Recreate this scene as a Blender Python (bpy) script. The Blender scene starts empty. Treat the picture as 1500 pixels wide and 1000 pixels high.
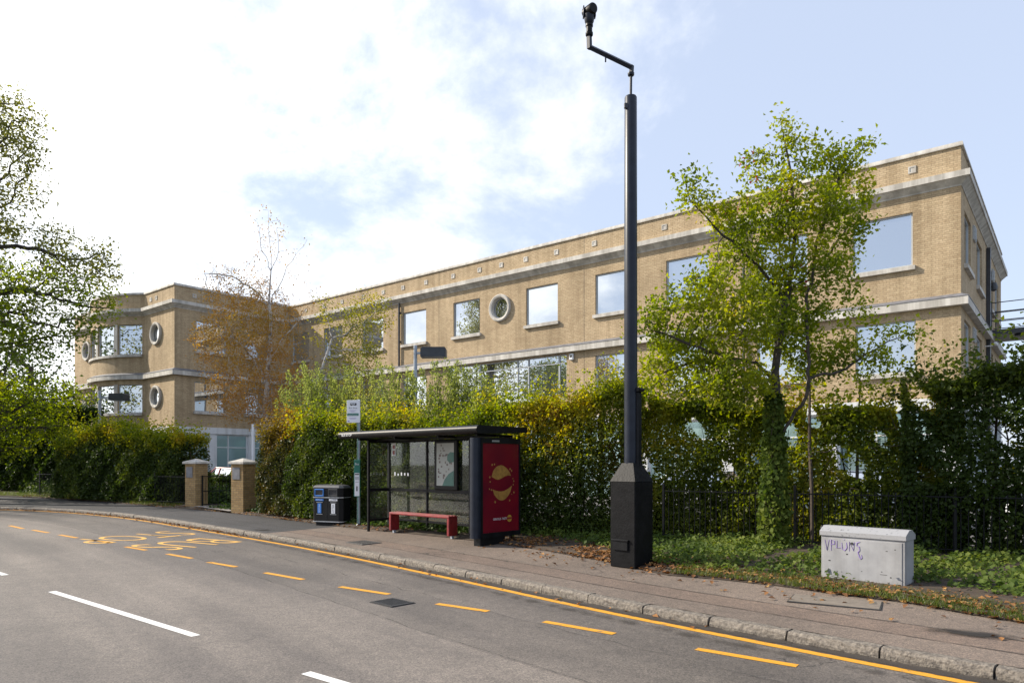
import bpy, math, random
import numpy as np
from mathutils import Vector, Matrix

R = math.radians
scene = bpy.context.scene
col = scene.collection

# ------------------------------------------------------------------ camera
F = 1024.0; HZ = 678.0; EYE = 1.84          # focal length in px of a 1500 px wide frame, horizon row, eye height
cam_d = bpy.data.cameras.new('camera'); cam = bpy.data.objects.new('camera', cam_d); col.objects.link(cam)
cam.location = (0, 0, EYE); cam.rotation_euler = (R(90), 0, 0)
cam_d.sensor_width = 36.0; cam_d.lens = 36.0*F/1500.0
cam_d.shift_y = (HZ-500.0)/1500.0
cam_d.clip_start = .1; cam_d.clip_end = 3000
scene.camera = cam

# ------------------------------------------------------------------ light
SUN_EL = 33.0
SUN_DIR = Vector((-.968, .25, 0)).normalized()*math.cos(R(SUN_EL)) + Vector((0, 0, math.sin(R(SUN_EL))))
sun_d = bpy.data.lights.new('sun', 'SUN'); sun = bpy.data.objects.new('sun', sun_d); col.objects.link(sun)
sun_d.energy = 3.9; sun_d.angle = R(.55); sun_d.color = (1, .91, .77)
sun.rotation_euler = SUN_DIR.to_track_quat('Z', 'Y').to_euler()
sun.location = (-40, 10, 40)

world = bpy.data.worlds.new('World'); scene.world = world; world.use_nodes = True
def build_world():
    nt = world.node_tree; nt.nodes.clear(); N = nt.nodes.new; L = nt.links.new
    out = N('ShaderNodeOutputWorld'); bg = N('ShaderNodeBackground'); L(bg.outputs[0], out.inputs[0])
    bg.inputs['Strength'].default_value = .12
    sky = N('ShaderNodeTexSky'); sky.sky_type = 'NISHITA'; sky.sun_disc = False
    sky.sun_elevation = R(SUN_EL); sky.sun_rotation = math.atan2(SUN_DIR.x, SUN_DIR.y)
    sky.air_density = 1.0; sky.dust_density = 1.2; sky.ozone_density = 1.2; sky.altitude = 50
    tc = N('ShaderNodeTexCoord'); sep = N('ShaderNodeSeparateXYZ'); L(tc.outputs['Generated'], sep.inputs[0])
    def M(op, a, b=None, c=None):
        m = N('ShaderNodeMath'); m.operation = op
        for i, v in enumerate((a, b, c)):
            if v is None: continue
            if isinstance(v, (int, float)): m.inputs[i].default_value = v
            else: L(v, m.inputs[i])
        return m.outputs[0]
    z = M('MAXIMUM', sep.outputs[2], 0.0); zz = M('ADD', z, .45)
    cmb = N('ShaderNodeCombineXYZ'); L(M('DIVIDE', sep.outputs[0], zz), cmb.inputs[0]); L(M('DIVIDE', sep.outputs[1], zz), cmb.inputs[1])
    n1 = N('ShaderNodeTexNoise'); n1.inputs['Scale'].default_value = 2.3; n1.inputs['Detail'].default_value = 12; n1.inputs['Roughness'].default_value = .62; n1.inputs['Distortion'].default_value = .15
    mp = N('ShaderNodeMapping'); mp.inputs['Location'].default_value = CLOUD_OFF; L(cmb.outputs[0], mp.inputs[0]); L(mp.outputs[0], n1.inputs['Vector'])
    # more cloud towards the sun (-x), clearer towards +x
    bias = M('ADD', M('MULTIPLY', sep.outputs[0], -.29), M('MULTIPLY_ADD', sep.outputs[1], .255, -.21))
    low = M('MULTIPLY', M('SUBTRACT', .40, z), .36)
    d = M('ADD', M('ADD', n1.outputs[0], bias), low)
    mr = N('ShaderNodeMapRange'); mr.interpolation_type = 'SMOOTHSTEP'
    mr.inputs['From Min'].default_value = .47; mr.inputs['From Max'].default_value = .70; L(d, mr.inputs[0])
    # pale thin veil over the whole blue
    veil = N('ShaderNodeMixRGB'); veil.inputs[0].default_value = .72; L(sky.outputs[0], veil.inputs[1]); veil.inputs[2].default_value = (3.5, 3.95, 4.9, 1)
    glow = M('POWER', M('MAXIMUM', M('ADD', M('MULTIPLY', sep.outputs[0], SUN_DIR.x), M('ADD', M('MULTIPLY', sep.outputs[1], SUN_DIR.y), M('MULTIPLY', sep.outputs[2], SUN_DIR.z))), 0.0), 3.0)
    cl = N('ShaderNodeMixRGB'); L(glow, cl.inputs[0]); cl.inputs[1].default_value = (5.6, 5.75, 6.0, 1); cl.inputs[2].default_value = (11, 11, 10.8, 1)
    mx = N('ShaderNodeMixRGB'); L(mr.outputs[0], mx.inputs[0]); L(veil.outputs[0], mx.inputs[1]); L(cl.outputs[0], mx.inputs[2])
    L(mx.outputs[0], bg.inputs['Color'])
CLOUD_OFF = (12.4, 5.1, 3)
build_world()
scene.view_settings.view_transform = 'Standard'; scene.view_settings.look = 'None'
scene.view_settings.gamma = 1; scene.view_settings.use_curve_mapping = False
scene.view_settings.exposure = .86
scene.render.engine = 'CYCLES'
scene.cycles.max_bounces = 8; scene.cycles.transparent_max_bounces = 12

# ------------------------------------------------------------------ helpers
def set_props(o, label=None, cat=None, group=None, kind=None):
    if label: o['label'] = label
    if cat: o['category'] = cat
    if group: o['group'] = group
    if kind: o['kind'] = kind
    return o
def thing(name, label, cat, loc=(0, 0, 0), group=None):
    o = bpy.data.objects.new(name, None); col.objects.link(o); o.location = loc; o.empty_display_size = .2
    return set_props(o, label, cat, group)
def origin(o):
    v = Vector((0, 0, 0))
    while o is not None: v += Vector(o.location); o = o.parent
    return v
def copy_tree(o, parent=None):
    c = o.copy(); col.objects.link(c); c.parent = parent
    for ch in o.children: copy_tree(ch, c)
    return c

class MB:
    def __init__(s): s.v = []; s.f = []; s.uv = []; s.mi = []; s.cur = 0
    def face(s, pts, uv=None):
        i = len(s.v); s.v += [tuple(p) for p in pts]; s.f.append(list(range(i, i+len(pts)))); s.uv.append(uv); s.mi.append(s.cur); return s
    def box(s, c, size, ax=(1, 0, 0), ay=None, az=(0, 0, 1), bev=0):
        c = Vector(c); ax = Vector(ax).normalized(); az = Vector(az).normalized()
        ay = Vector(ay).normalized() if ay is not None else az.cross(ax).normalized()
        hx, hy, hz = [k/2 for k in size]
        def P(x, y, z): return c+ax*x+ay*y+az*z
        i = len(s.v)
        if bev <= 0:
            for z in (-hz, hz):
                for x, y in ((-hx, -hy), (hx, -hy), (hx, hy), (-hx, hy)): s.v.append(tuple(P(x, y, z)))
            fs = [(3, 2, 1, 0), (4, 5, 6, 7), (0, 1, 5, 4), (1, 2, 6, 5), (2, 3, 7, 6), (3, 0, 4, 7)]
        else:
            b = min(bev, hx*.9, hy*.9, hz*.9)
            rings = [(-hz, b), (-hz+b, 0), (hz-b, 0), (hz, b)]
            for z, k in rings:
                X = hx-k; Y = hy-k
                for x, y in ((-X+b*(k == 0), -Y), (X-b*(k == 0), -Y), (X, -Y+b*(k == 0)), (X, Y-b*(k == 0)), (X-b*(k == 0), Y), (-X+b*(k == 0), Y), (-X, Y-b*(k == 0)), (-X, -Y+b*(k == 0))):
                    s.v.append(tuple(P(x, y, z)))
            fs = [tuple(range(7, -1, -1)), tuple(range(24, 32))]
            for r in range(3):
                for k in range(8):
                    k2 = (k+1) % 8; fs.append((r*8+k, r*8+k2, r*8+8+k2, r*8+8+k))
        for f in fs: s.f.append([i+k for k in f]); s.uv.append(None); s.mi.append(s.cur)
        return s
    def tube(s, pts, rad, n=8, cap=True):
        pts = [Vector(p) for p in pts]; m = len(pts)
        if isinstance(rad, (int, float)): rad = [rad]*m
        i0 = len(s.v); ref = None
        for k, p in enumerate(pts):
            t = (pts[min(k+1, m-1)]-pts[max(k-1, 0)]).normalized()
            if ref is None: ref = t.cross(Vector((0, 0, 1))) if abs(t.z) < .9 else t.cross(Vector((1, 0, 0)))
            ref = (ref-t*ref.dot(t)).normalized(); b = t.cross(ref)
            for j in range(n):
                a = 2*math.pi*j/n; s.v.append(tuple(p+(ref*math.cos(a)+b*math.sin(a))*rad[k]))
        for k in range(m-1):
            for j in range(n):
                j2 = (j+1) % n; s.f.append([i0+k*n+j, i0+k*n+j2, i0+k*n+n+j2, i0+k*n+n+j]); s.uv.append(None); s.mi.append(s.cur)
        if cap:
            s.f.append([i0+j for j in range(n-1, -1, -1)]); s.uv.append(None); s.mi.append(s.cur)
            s.f.append([i0+(m-1)*n+j for j in range(n)]); s.uv.append(None); s.mi.append(s.cur)
        return s
    def lathe(s, c, prof, n=24):
        c = Vector(c); i0 = len(s.v)
        for r, z in prof:
            for j in range(n):
                a = 2*math.pi*j/n; s.v.append((c.x+r*math.cos(a), c.y+r*math.sin(a), c.z+z))
        for k in range(len(prof)-1):
            for j in range(n):
                j2 = (j+1) % n; s.f.append([i0+k*n+j, i0+k*n+j2, i0+k*n+n+j2, i0+k*n+n+j]); s.uv.append(None); s.mi.append(s.cur)
        s.f.append([i0+j for j in range(n-1, -1, -1)]); s.uv.append(None); s.mi.append(s.cur)
        s.f.append([i0+(len(prof)-1)*n+j for j in range(n)]); s.uv.append(None); s.mi.append(s.cur)
        return s
    def prism(s, poly, o, ax, ay, depth):
        """poly (u,v) in plane o+ax*u+ay*v, extruded by vector depth"""
        o = Vector(o); ax = Vector(ax); ay = Vector(ay); d = Vector(depth); i = len(s.v); n = len(poly)
        for u, v in poly: s.v.append(tuple(o+ax*u+ay*v))
        for u, v in poly: s.v.append(tuple(o+ax*u+ay*v+d))
        fl = ax.cross(ay).dot(d) > 0
        a = list(range(n)); b = list(range(n, 2*n))
        fs = [a[::-1] if fl else a, b if fl else b[::-1]]
        for k in range(n):
            k2 = (k+1) % n; q = [k, k2, n+k2, n+k]; fs.append(q if fl else q[::-1])
        for f in fs: s.f.append([i+k for k in f]); s.uv.append(None); s.mi.append(s.cur)
        return s
    def build(s, name, mats, parent=None, smooth=False, label=None):
        me = bpy.data.meshes.new(name); off = origin(parent)
        me.from_pydata([(x-off.x, y-off.y, z-off.z) for x, y, z in s.v], [], s.f)
        if not isinstance(mats, (list, tuple)): mats = [mats]
        for m in mats: me.materials.append(m)
        if any(u is not None for u in s.uv):
            uvl = me.uv_layers.new(name='UVMap'); k = 0; flat = []
            for f, u in zip(s.f, s.uv):
                for j in range(len(f)): flat += list(u[j]) if u else [0, 0]
            uvl.data.foreach_set('uv', flat)
        me.polygons.foreach_set('material_index', s.mi)
        if smooth: me.polygons.foreach_set('use_smooth', [True]*len(s.f))
        me.update()
        o = bpy.data.objects.new(name, me); col.objects.link(o); o.parent = parent
        if smooth:
            try: me.set_sharp_from_angle(angle=R(40))
            except Exception: pass
        if label: o['label'] = label
        return o

def text_obj(body, name, mat, parent, o, ax, ay, size=None, width=None, align='LEFT', bold=0.0):
    """flat lettering: baseline origin o, axes ax (reading), ay (up) scaled to cap height `size`, optional total width"""
    cu = bpy.data.curves.new('t', 'FONT'); cu.body = body; cu.size = 1.0; cu.offset = bold
    cu.fill_mode = 'FRONT'
    tmp = bpy.data.objects.new('t', cu); col.objects.link(tmp)
    dg = bpy.context.evaluated_depsgraph_get(); me = bpy.data.meshes.new_from_object(tmp.evaluated_get(dg), depsgraph=dg)
    bpy.data.objects.remove(tmp); bpy.data.curves.remove(cu)
    xs = [v.co.x for v in me.vertices]; ys = [v.co.y for v in me.vertices]
    x0, x1 = min(xs), max(xs); y0, y1 = min(ys), max(ys)
    sy = size/(y1-y0); sx = width/(x1-x0) if width else sy
    o = Vector(o); ax = Vector(ax).normalized(); ay = Vector(ay).normalized(); off = origin(parent)
    sh = {'LEFT': 0, 'CENTER': .5, 'RIGHT': 1}[align]*(x1-x0)*sx
    for v in me.vertices:
        p = o+ax*((v.co.x-x0)*sx-sh)+ay*((v.co.y-y0)*sy); v.co = p-off
    me.materials.clear(); me.materials.append(mat); me.name = name
    ob = bpy.data.objects.new(name, me); col.objects.link(ob); ob.parent = parent
    return ob

# ------------------------------------------------------------------ materials
def new_mat(name):
    m = bpy.data.materials.new(name); m.use_nodes = True
    nt = m.node_tree; b = nt.nodes['Principled BSDF']; return m, nt, b
def pm(name, c1, c2=None, scale=8.0, rough=.6, bump=0.0, bscale=None, metallic=0.0, detail=6, spec=.5, coat=0, lo=.35, hi=.65, bdist=.01):
    """two tones of the thing's own colour mixed by noise, with a noise bump"""
    m, nt, b = new_mat(name); N = nt.nodes.new; L = nt.links.new
    b.inputs['Roughness'].default_value = rough; b.inputs['Metallic'].default_value = metallic
    b.inputs['Specular IOR Level'].default_value = spec; b.inputs['Coat Weight'].default_value = coat
    tc = N('ShaderNodeTexCoord')
    if c2 is None: c2 = tuple(k*.82 for k in c1)
    n = N('ShaderNodeTexNoise'); n.inputs['Scale'].default_value = scale; n.inputs['Detail'].default_value = detail; n.inputs['Roughness'].default_value = .6
    L(tc.outputs['Object'], n.inputs['Vector'])
    r = N('ShaderNodeValToRGB'); r.color_ramp.elements[0].position = lo; r.color_ramp.elements[1].position = hi
    r.color_ramp.elements[0].color = (*c2, 1); r.color_ramp.elements[1].color = (*c1, 1)
    L(n.outputs[0], r.inputs[0]); L(r.outputs[0], b.inputs['Base Color'])
    if bump:
        n2 = N('ShaderNodeTexNoise'); n2.inputs['Scale'].default_value = bscale or scale*4; n2.inputs['Detail'].default_value = 5; L(tc.outputs['Object'], n2.inputs['Vector'])
        bp = N('ShaderNodeBump'); bp.inputs['Strength'].default_value = bump; bp.inputs['Distance'].default_value = bdist
        L(n2.outputs[0], bp.inputs['Height']); L(bp.outputs[0], b.inputs['Normal'])
    return m

def asphalt(name, base, agg, patch, crack=.5, streak=False, rough=.75):
    m, nt, b = new_mat(name); N = nt.nodes.new; L = nt.links.new
    geo = N('ShaderNodeNewGeometry')
    def noise(s, d=4, ro=.6, w=0):
        n = N('ShaderNodeTexNoise'); n.inputs['Scale'].default_value = s; n.inputs['Detail'].default_value = d; n.inputs['Roughness'].default_value = ro; n.inputs['Distortion'].default_value = w
        L(geo.outputs['Position'], n.inputs['Vector']); return n.outputs[0]
    def ramp(x, p0, c0, p1, c1):
        r = N('ShaderNodeValToRGB'); e = r.color_ramp.elements; e[0].position = p0; e[1].position = p1
        e[0].color = (*c0, 1); e[1].color = (*c1, 1); L(x, r.inputs[0]); return r.outputs[0]
    def mix(t, a, c, f):
        k = N('ShaderNodeMixRGB'); k.blend_type = t
        if isinstance(f, float): k.inputs[0].default_value = f
        else: L(f, k.inputs[0])
        L(a, k.inputs[1])
        if isinstance(c, tuple): k.inputs[2].default_value = (*c, 1)
        else: L(c, k.inputs[2])
        return k.outputs[0]
    c = ramp(noise(.35, 5, .65, .6), .36, patch, .62, base)
    vor = N('ShaderNodeTexVoronoi'); vor.inputs['Scale'].default_value = 95; L(geo.outputs['Position'], vor.inputs['Vector'])
    sp = N('ShaderNodeSeparateXYZ'); L(vor.outputs['Color'], sp.inputs[0])
    g = ramp(sp.outputs[0], .15, (.62, .61, .6), .95, agg)
    c = mix('MULTIPLY', c, g, .85)
    c = mix('MULTIPLY', c, ramp(noise(7, 8, .7), .3, (.75, .75, .75), .7, (1.12, 1.1, 1.08)), .8)
    # cracks and repairs
    vc = N('ShaderNodeTexVoronoi'); vc.feature = 'DISTANCE_TO_EDGE'; vc.inputs['Scale'].default_value = .55
    wv = N('ShaderNodeTexNoise'); wv.inputs['Scale'].default_value = 1.8; wv.inputs['Detail'].default_value = 6; L(geo.outputs['Position'], wv.inputs['Vector'])
    va = N('ShaderNodeVectorMath'); va.operation = 'MULTIPLY_ADD'; L(wv.outputs['Color'], va.inputs[0]); va.inputs[1].default_value = (.9, .9, .9); L(geo.outputs['Position'], va.inputs[2])
    L(va.outputs[0], vc.inputs['Vector'])
    cr = ramp(vc.outputs['Distance'], .0, (1, 1, 1), .006, (0, 0, 0))
    gate = ramp(noise(.5, 2), .54, (0, 0, 0), .62, (crack, crack, crack))
    cf = mix('MULTIPLY', cr, gate, 1.0)
    c = mix('MIX', c, (.02, .019, .018), cf)
    if streak:
        uv = N('ShaderNodeUVMap'); mp = N('ShaderNodeMapping'); mp.inputs['Scale'].default_value = (.10, 1.25, 1); L(uv.outputs[0], mp.inputs[0])
        ns = N('ShaderNodeTexNoise'); ns.inputs['Scale'].default_value = 1.0; ns.inputs['Detail'].default_value = 5; L(mp.outputs[0], ns.inputs[0])
        c = mix('MULTIPLY', c, ramp(ns.outputs[0], .36, (.74, .74, .75), .62, (1.12, 1.11, 1.09)), 1.0)
    L(c, b.inputs['Base Color']); b.inputs['Roughness'].default_value = rough; b.inputs['Specular IOR Level'].default_value = .4
    bp = N('ShaderNodeBump'); bp.inputs['Strength'].default_value = .7; bp.inputs['Distance'].default_value = .004
    L(sp.outputs[0], bp.inputs['Height']); L(bp.outputs[0], b.inputs['Normal'])
    return m

def brick(name, c1, c2, mort, rough=.85):
    m, nt, b = new_mat(name); N = nt.nodes.new; L = nt.links.new
    uv = N('ShaderNodeUVMap'); bt = N('ShaderNodeTexBrick')
    L(uv.outputs[0], bt.inputs['Vector'])
    bt.inputs['Scale'].default_value = 1; bt.inputs['Brick Width'].default_value = .228; bt.inputs['Row Height'].default_value = .076
    bt.inputs['Mortar Size'].default_value = .0065; bt.inputs['Mortar Smooth'].default_value = .2; bt.inputs['Bias'].default_value = -.1
    bt.inputs['Color1'].default_value = (*c1, 1); bt.inputs['Color2'].default_value = (*c2, 1); bt.inputs['Mortar'].default_value = (*mort, 1)
    geo = N('ShaderNodeNewGeometry'); n = N('ShaderNodeTexNoise'); n.inputs['Scale'].default_value = .45; n.inputs['Detail'].default_value = 7; n.inputs['Roughness'].default_value = .65
    L(geo.outputs['Position'], n.inputs['Vector'])
    r = N('ShaderNodeValToRGB'); r.color_ramp.elements[0].position = .3; r.color_ramp.elements[1].position = .7
    r.color_ramp.elements[0].color = (.80, .78, .75, 1); r.color_ramp.elements[1].color = (1.1, 1.08, 1.05, 1); L(n.outputs[0], r.inputs[0])
    mx = N('ShaderNodeMixRGB'); mx.blend_type = 'MULTIPLY'; mx.inputs[0].default_value = 1; L(bt.outputs['Color'], mx.inputs[1]); L(r.outputs[0], mx.inputs[2])
    n2 = N('ShaderNodeTexNoise'); n2.inputs['Scale'].default_value = 18; n2.inputs['Detail'].default_value = 6; L(geo.outputs['Position'], n2.inputs['Vector'])
    r2 = N('ShaderNodeValToRGB'); r2.color_ramp.elements[0].position = .3; r2.color_ramp.elements[1].position = .7
    r2.color_ramp.elements[0].color = (.82, .8, .78, 1); r2.color_ramp.elements[1].color = (1.1, 1.1, 1.1, 1); L(n2.outputs[0], r2.inputs[0])
    mx2 = N('ShaderNodeMixRGB'); mx2.blend_type = 'MULTIPLY'; mx2.inputs[0].default_value = 1; L(mx.outputs[0], mx2.inputs[1]); L(r2.outputs[0], mx2.inputs[2])
    L(mx2.outputs[0], b.inputs['Base Color']); b.inputs['Roughness'].default_value = rough; b.inputs['Specular IOR Level'].default_value = .2
    bp = N('ShaderNodeBump'); bp.invert = True; bp.inputs['Strength'].default_value = .6; bp.inputs['Distance'].default_value = .008
    L(bt.outputs['Fac'], bp.inputs['Height']); L(bp.outputs[0], b.inputs['Normal'])
    return m

def leaf_mat(name, ramp, scale=.7, trans=.45, rough=.45, spread=.35, spec=.35):
    """leaf colours from a ramp driven by a per-leaf random plus slow noise through the plant"""
    m, nt, b = new_mat(name); nt.nodes.remove(b); N = nt.nodes.new; L = nt.links.new
    out = [k for k in nt.nodes if k.type == 'OUTPUT_MATERIAL'][0]
    geo = N('ShaderNodeNewGeometry'); n = N('ShaderNodeTexNoise'); n.inputs['Scale'].default_value = scale; n.inputs['Detail'].default_value = 3
    L(geo.outputs['Position'], n.inputs['Vector'])
    a = N('ShaderNodeMath'); a.operation = 'MULTIPLY_ADD'; L(geo.outputs['Random Per Island'], a.inputs[0]); a.inputs[1].default_value = spread; a.inputs[2].default_value = .5-spread/2
    s = N('ShaderNodeMath'); s.operation = 'MULTIPLY_ADD'; L(n.outputs[0], s.inputs[0]); s.inputs[1].default_value = 1.6; s.inputs[2].default_value = -.8
    t = N('ShaderNodeMath'); t.operation = 'ADD'; t.use_clamp = True; L(a.outputs[0], t.inputs[0]); L(s.outputs[0], t.inputs[1])
    r = N('ShaderNodeValToRGB'); e = r.color_ramp.elements
    while len(e) < len(ramp): e.new(.5)
    for k, (p, c) in enumerate(ramp): e[k].position = p; e[k].color = (*c, 1)
    L(t.outputs[0], r.inputs[0])
    d = N('ShaderNodeBsdfPrincipled'); L(r.outputs[0], d.inputs['Base Color']); d.inputs['Roughness'].default_value = rough; d.inputs['Specular IOR Level'].default_value = spec
    tr = N('ShaderNodeBsdfTranslucent'); hs = N('ShaderNodeHueSaturation'); hs.inputs['Saturation'].default_value = 1.15; hs.inputs['Value'].default_value = 1.7; L(r.outputs[0], hs.inputs['Color']); L(hs.outputs[0], tr.inputs[0])
    mx = N('ShaderNodeMixShader'); mx.inputs[0].default_value = trans; L(d.outputs[0], mx.inputs[1]); L(tr.outputs[0], mx.inputs[2]); L(mx.outputs[0], out.inputs[0])
    return m

def glass_mat(name, tint, refl, rough=.01):
    m, nt, b = new_mat(name)
    b.inputs['Base Color'].default_value = (*tint, 1); b.inputs['Metallic'].default_value = refl; b.inputs['Roughness'].default_value = rough
    N = nt.nodes.new; L = nt.links.new
    geo = N('ShaderNodeNewGeometry'); n = N('ShaderNodeTexNoise'); n.inputs['Scale'].default_value = .6; n.inputs['Detail'].default_value = 1; L(geo.outputs['Position'], n.inputs['Vector'])
    bp = N('ShaderNodeBump'); bp.inputs['Strength'].default_value = .06; bp.inputs['Distance'].default_value = .05; L(n.outputs[0], bp.inputs['Height']); L(bp.outputs[0], b.inputs['Normal'])
    return m
def clear_glass(name, dirt=.12):
    m, nt, b = new_mat(name); N = nt.nodes.new; L = nt.links.new
    out = [k for k in nt.nodes if k.type == 'OUTPUT_MATERIAL'][0]
    b.inputs['Base Color'].default_value = (.30, .31, .285, 1); b.inputs['Roughness'].default_value = .7; b.inputs['Specular IOR Level'].default_value = .1
    tr = N('ShaderNodeBsdfTransparent'); tr.inputs[0].default_value = (.92, .94, .92, 1); gl = N('ShaderNodeBsdfGlossy'); gl.inputs['Roughness'].default_value = .03
    lw = N('ShaderNodeLayerWeight'); lw.inputs[0].default_value = .5; pw_ = N('ShaderNodeMath'); pw_.operation = 'POWER'; L(lw.outputs['Facing'], pw_.inputs[0]); pw_.inputs[1].default_value = 4.0; fr = N('ShaderNodeMath'); fr.operation = 'MULTIPLY_ADD'; L(pw_.outputs[0], fr.inputs[0]); fr.inputs[1].default_value = .8; fr.inputs[2].default_value = .05
    m1 = N('ShaderNodeMixShader'); L(fr.outputs[0], m1.inputs[0]); L(tr.outputs[0], m1.inputs[1]); L(gl.outputs[0], m1.inputs[2])
    geo = N('ShaderNodeNewGeometry'); n = N('ShaderNodeTexNoise'); n.inputs['Scale'].default_value = 2.2; n.inputs['Detail'].default_value = 9; n.inputs['Roughness'].default_value = .7; L(geo.outputs['Position'], n.inputs['Vector'])
    r = N('ShaderNodeMapRange'); r.inputs['From Min'].default_value = .35; r.inputs['From Max'].default_value = .8; r.inputs['To Min'].default_value = dirt*.3; r.inputs['To Max'].default_value = dirt*2.4; L(n.outputs[0], r.inputs[0])
    m2 = N('ShaderNodeMixShader'); L(r.outputs[0], m2.inputs[0]); L(m1.outputs[0], m2.inputs[1]); L(b.outputs[0], m2.inputs[2]); L(m2.outputs[0], out.inputs[0])
    return m
def worn_paint(name, c, under, thr=.5):
    m, nt, b = new_mat(name); N = nt.nodes.new; L = nt.links.new
    geo = N('ShaderNodeNewGeometry'); n = N('ShaderNodeTexNoise'); n.inputs['Scale'].default_value = 9; n.inputs['Detail'].default_value = 10; n.inputs['Roughness'].default_value = .72; L(geo.outputs['Position'], n.inputs['Vector'])
    r = N('ShaderNodeValToRGB'); e = r.color_ramp.elements; e[0].position = thr-.12; e[0].color = (*under, 1); e[1].position = thr-.03; e[1].color = (*c, 1)
    q = e.new(.8); q.color = tuple(k*1.08 for k in c)+(1,)
    L(n.outputs[0], r.inputs[0]); L(r.outputs[0], b.inputs['Base Color']); b.inputs['Roughness'].default_value = .65
    n2 = N('ShaderNodeTexNoise'); n2.inputs['Scale'].default_value = 140; L(geo.outputs['Position'], n2.inputs['Vector'])
    bp = N('ShaderNodeBump'); bp.inputs['Strength'].default_value = .5; bp.inputs['Distance'].default_value = .004; L(n2.outputs[0], bp.inputs['Height']); L(bp.outputs[0], b.inputs['Normal'])
    return m

M = {}
M['road'] = asphalt('road_asphalt', (.190, .170, .152), (1.6, 1.52, 1.46), (.148, .133, .12), .6, True, .6)
M['bay'] = asphalt('bay_asphalt', (.155, .139, .125), (1.6, 1.52, 1.46), (.113, .102, .092), .9, True, .62)
M['pave'] = asphalt('pavement_asphalt', (.205, .168, .140), (1.48, 1.38, 1.3), (.145, .12, .102), .9)
M['pave_red'] = asphalt('pavement_trench', (.195, .152, .124), (1.5, 1.37, 1.27), (.145, .115, .097), .9)
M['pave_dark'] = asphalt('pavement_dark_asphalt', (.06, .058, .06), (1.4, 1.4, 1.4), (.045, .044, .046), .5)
M['carpark'] = asphalt('car_park_asphalt', (.16, .15, .14), (1.3, 1.3, 1.3), (.12, .115, .11), .3)
M['kerb'] = pm('kerb_granite', (.25, .215, .175), (.085, .072, .06), 26, .85, .9, 60, detail=10, bdist=.012)
M['soil'] = pm('soil', (.075, .052, .034), (.032, .023, .016), 5, .95, .9, 30, detail=8)
M['yellow'] = worn_paint('yellow_line', (.64, .295, .018), (.17, .12, .07), .465)
M['yellow_pale'] = worn_paint('yellow_letter', (.70, .39, .08), (.2, .15, .09), .46)
M['white_line'] = worn_paint('white_line', (.72, .71, .68), (.2, .19, .18), .38)
M['brick'] = brick('tan_brick', (.57, .45, .295), (.47, .358, .228), (.34, .265, .18))
M['brick_pillar'] = brick('pillar_brick', (.40, .275, .13), (.28, .185, .085), (.2, .165, .12))
M['stone'] = pm('pale_stone', (.68, .645, .585), (.54, .505, .455), 1.6, .8, .15, 40)
M['lead'] = pm('lead_flashing', (.20, .20, .215), (.13, .13, .14), 4, .55, .2, 12)
M['frame'] = pm('window_frame', (.46, .48, .49), (.42, .44, .45), 3, .4)
M['white_frame'] = pm('white_frame', (.74, .75, .76), (.68, .69, .70), 3, .5)
M['pane'] = glass_mat('window_glass', (.57, .60, .63), .93)
M['mastic'] = pm('mastic', (.22, .17, .11), (.17, .13, .09), 5, .8)
M['aqua'] = glass_mat('ground_glass', (.38, .52, .53), .55, .08)
M['black'] = pm('black_paint', (.012, .0125, .014), (.006, .006, .007), 6, .42, .12, 40, spec=.18)
M['black_matt'] = pm('black_rough_paint', (.010, .010, .011), (.005, .005, .0055), 5, .5, .35, 26, spec=.12)
M['charcoal'] = pm('charcoal_metal', (.05, .053, .06), (.035, .037, .043), 4, .38, .05, 60, metallic=.2)
M['bluegrey'] = pm('blue_grey_metal', (.016, .021, .034), (.010, .013, .022), 5, .38, .05, 30, spec=.28)
M['pole_grey'] = pm('galvanised', (.42, .46, .52), (.33, .37, .43), 8, .45, metallic=.3)
M['red'] = pm('red_paint', (.27, .022, .024), (.17, .014, .017), 9, .42, .1, 40)
M['cab'] = pm('cabinet_paint', (.36, .36, .37), (.275, .275, .285), 3.2, .55, .1, 30, detail=10)
M['shelter_glass'] = clear_glass('shelter_glass', .04)
M['bark'] = pm('dark_bark', (.075, .06, .048), (.03, .025, .02), 9, .9, .9, 30)
M['bark_pale'] = pm('birch_bark', (.52, .48, .44), (.17, .14, .12), 5, .85, .5, 18, lo=.38, hi=.52)
M['twig'] = pm('twig', (.10, .075, .058), (.05, .038, .03), 9, .9)
M['white'] = pm('white_sheet', (.78, .79, .82), (.70, .71, .74), 4, .5)
M['ink'] = pm('black_ink', (.02, .02, .025), (.012, .012, .015), 4, .5)
M['green'] = pm('sign_green', (.01, .16, .11), (.008, .12, .085), 4, .5)
M['purple'] = pm('purple_spray', (.22, .13, .42), (.34, .27, .5), 60, .6, detail=3, lo=.3, hi=.7)
M['iron'] = pm('cast_iron', (.06, .058, .057), (.035, .034, .034), 20, .55, .3, 60, metallic=.4)
M['plastic'] = pm('black_plastic', (.013, .013, .014), (.008, .008, .009), 5, .45, .1, 40, spec=.18)
M['blue'] = pm('blue_plastic', (.03, .20, .62), (.025, .16, .5), 5, .4)
M['silver'] = pm('silver_band', (.55, .56, .58), (.45, .46, .48), 8, .35, metallic=.6)

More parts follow.
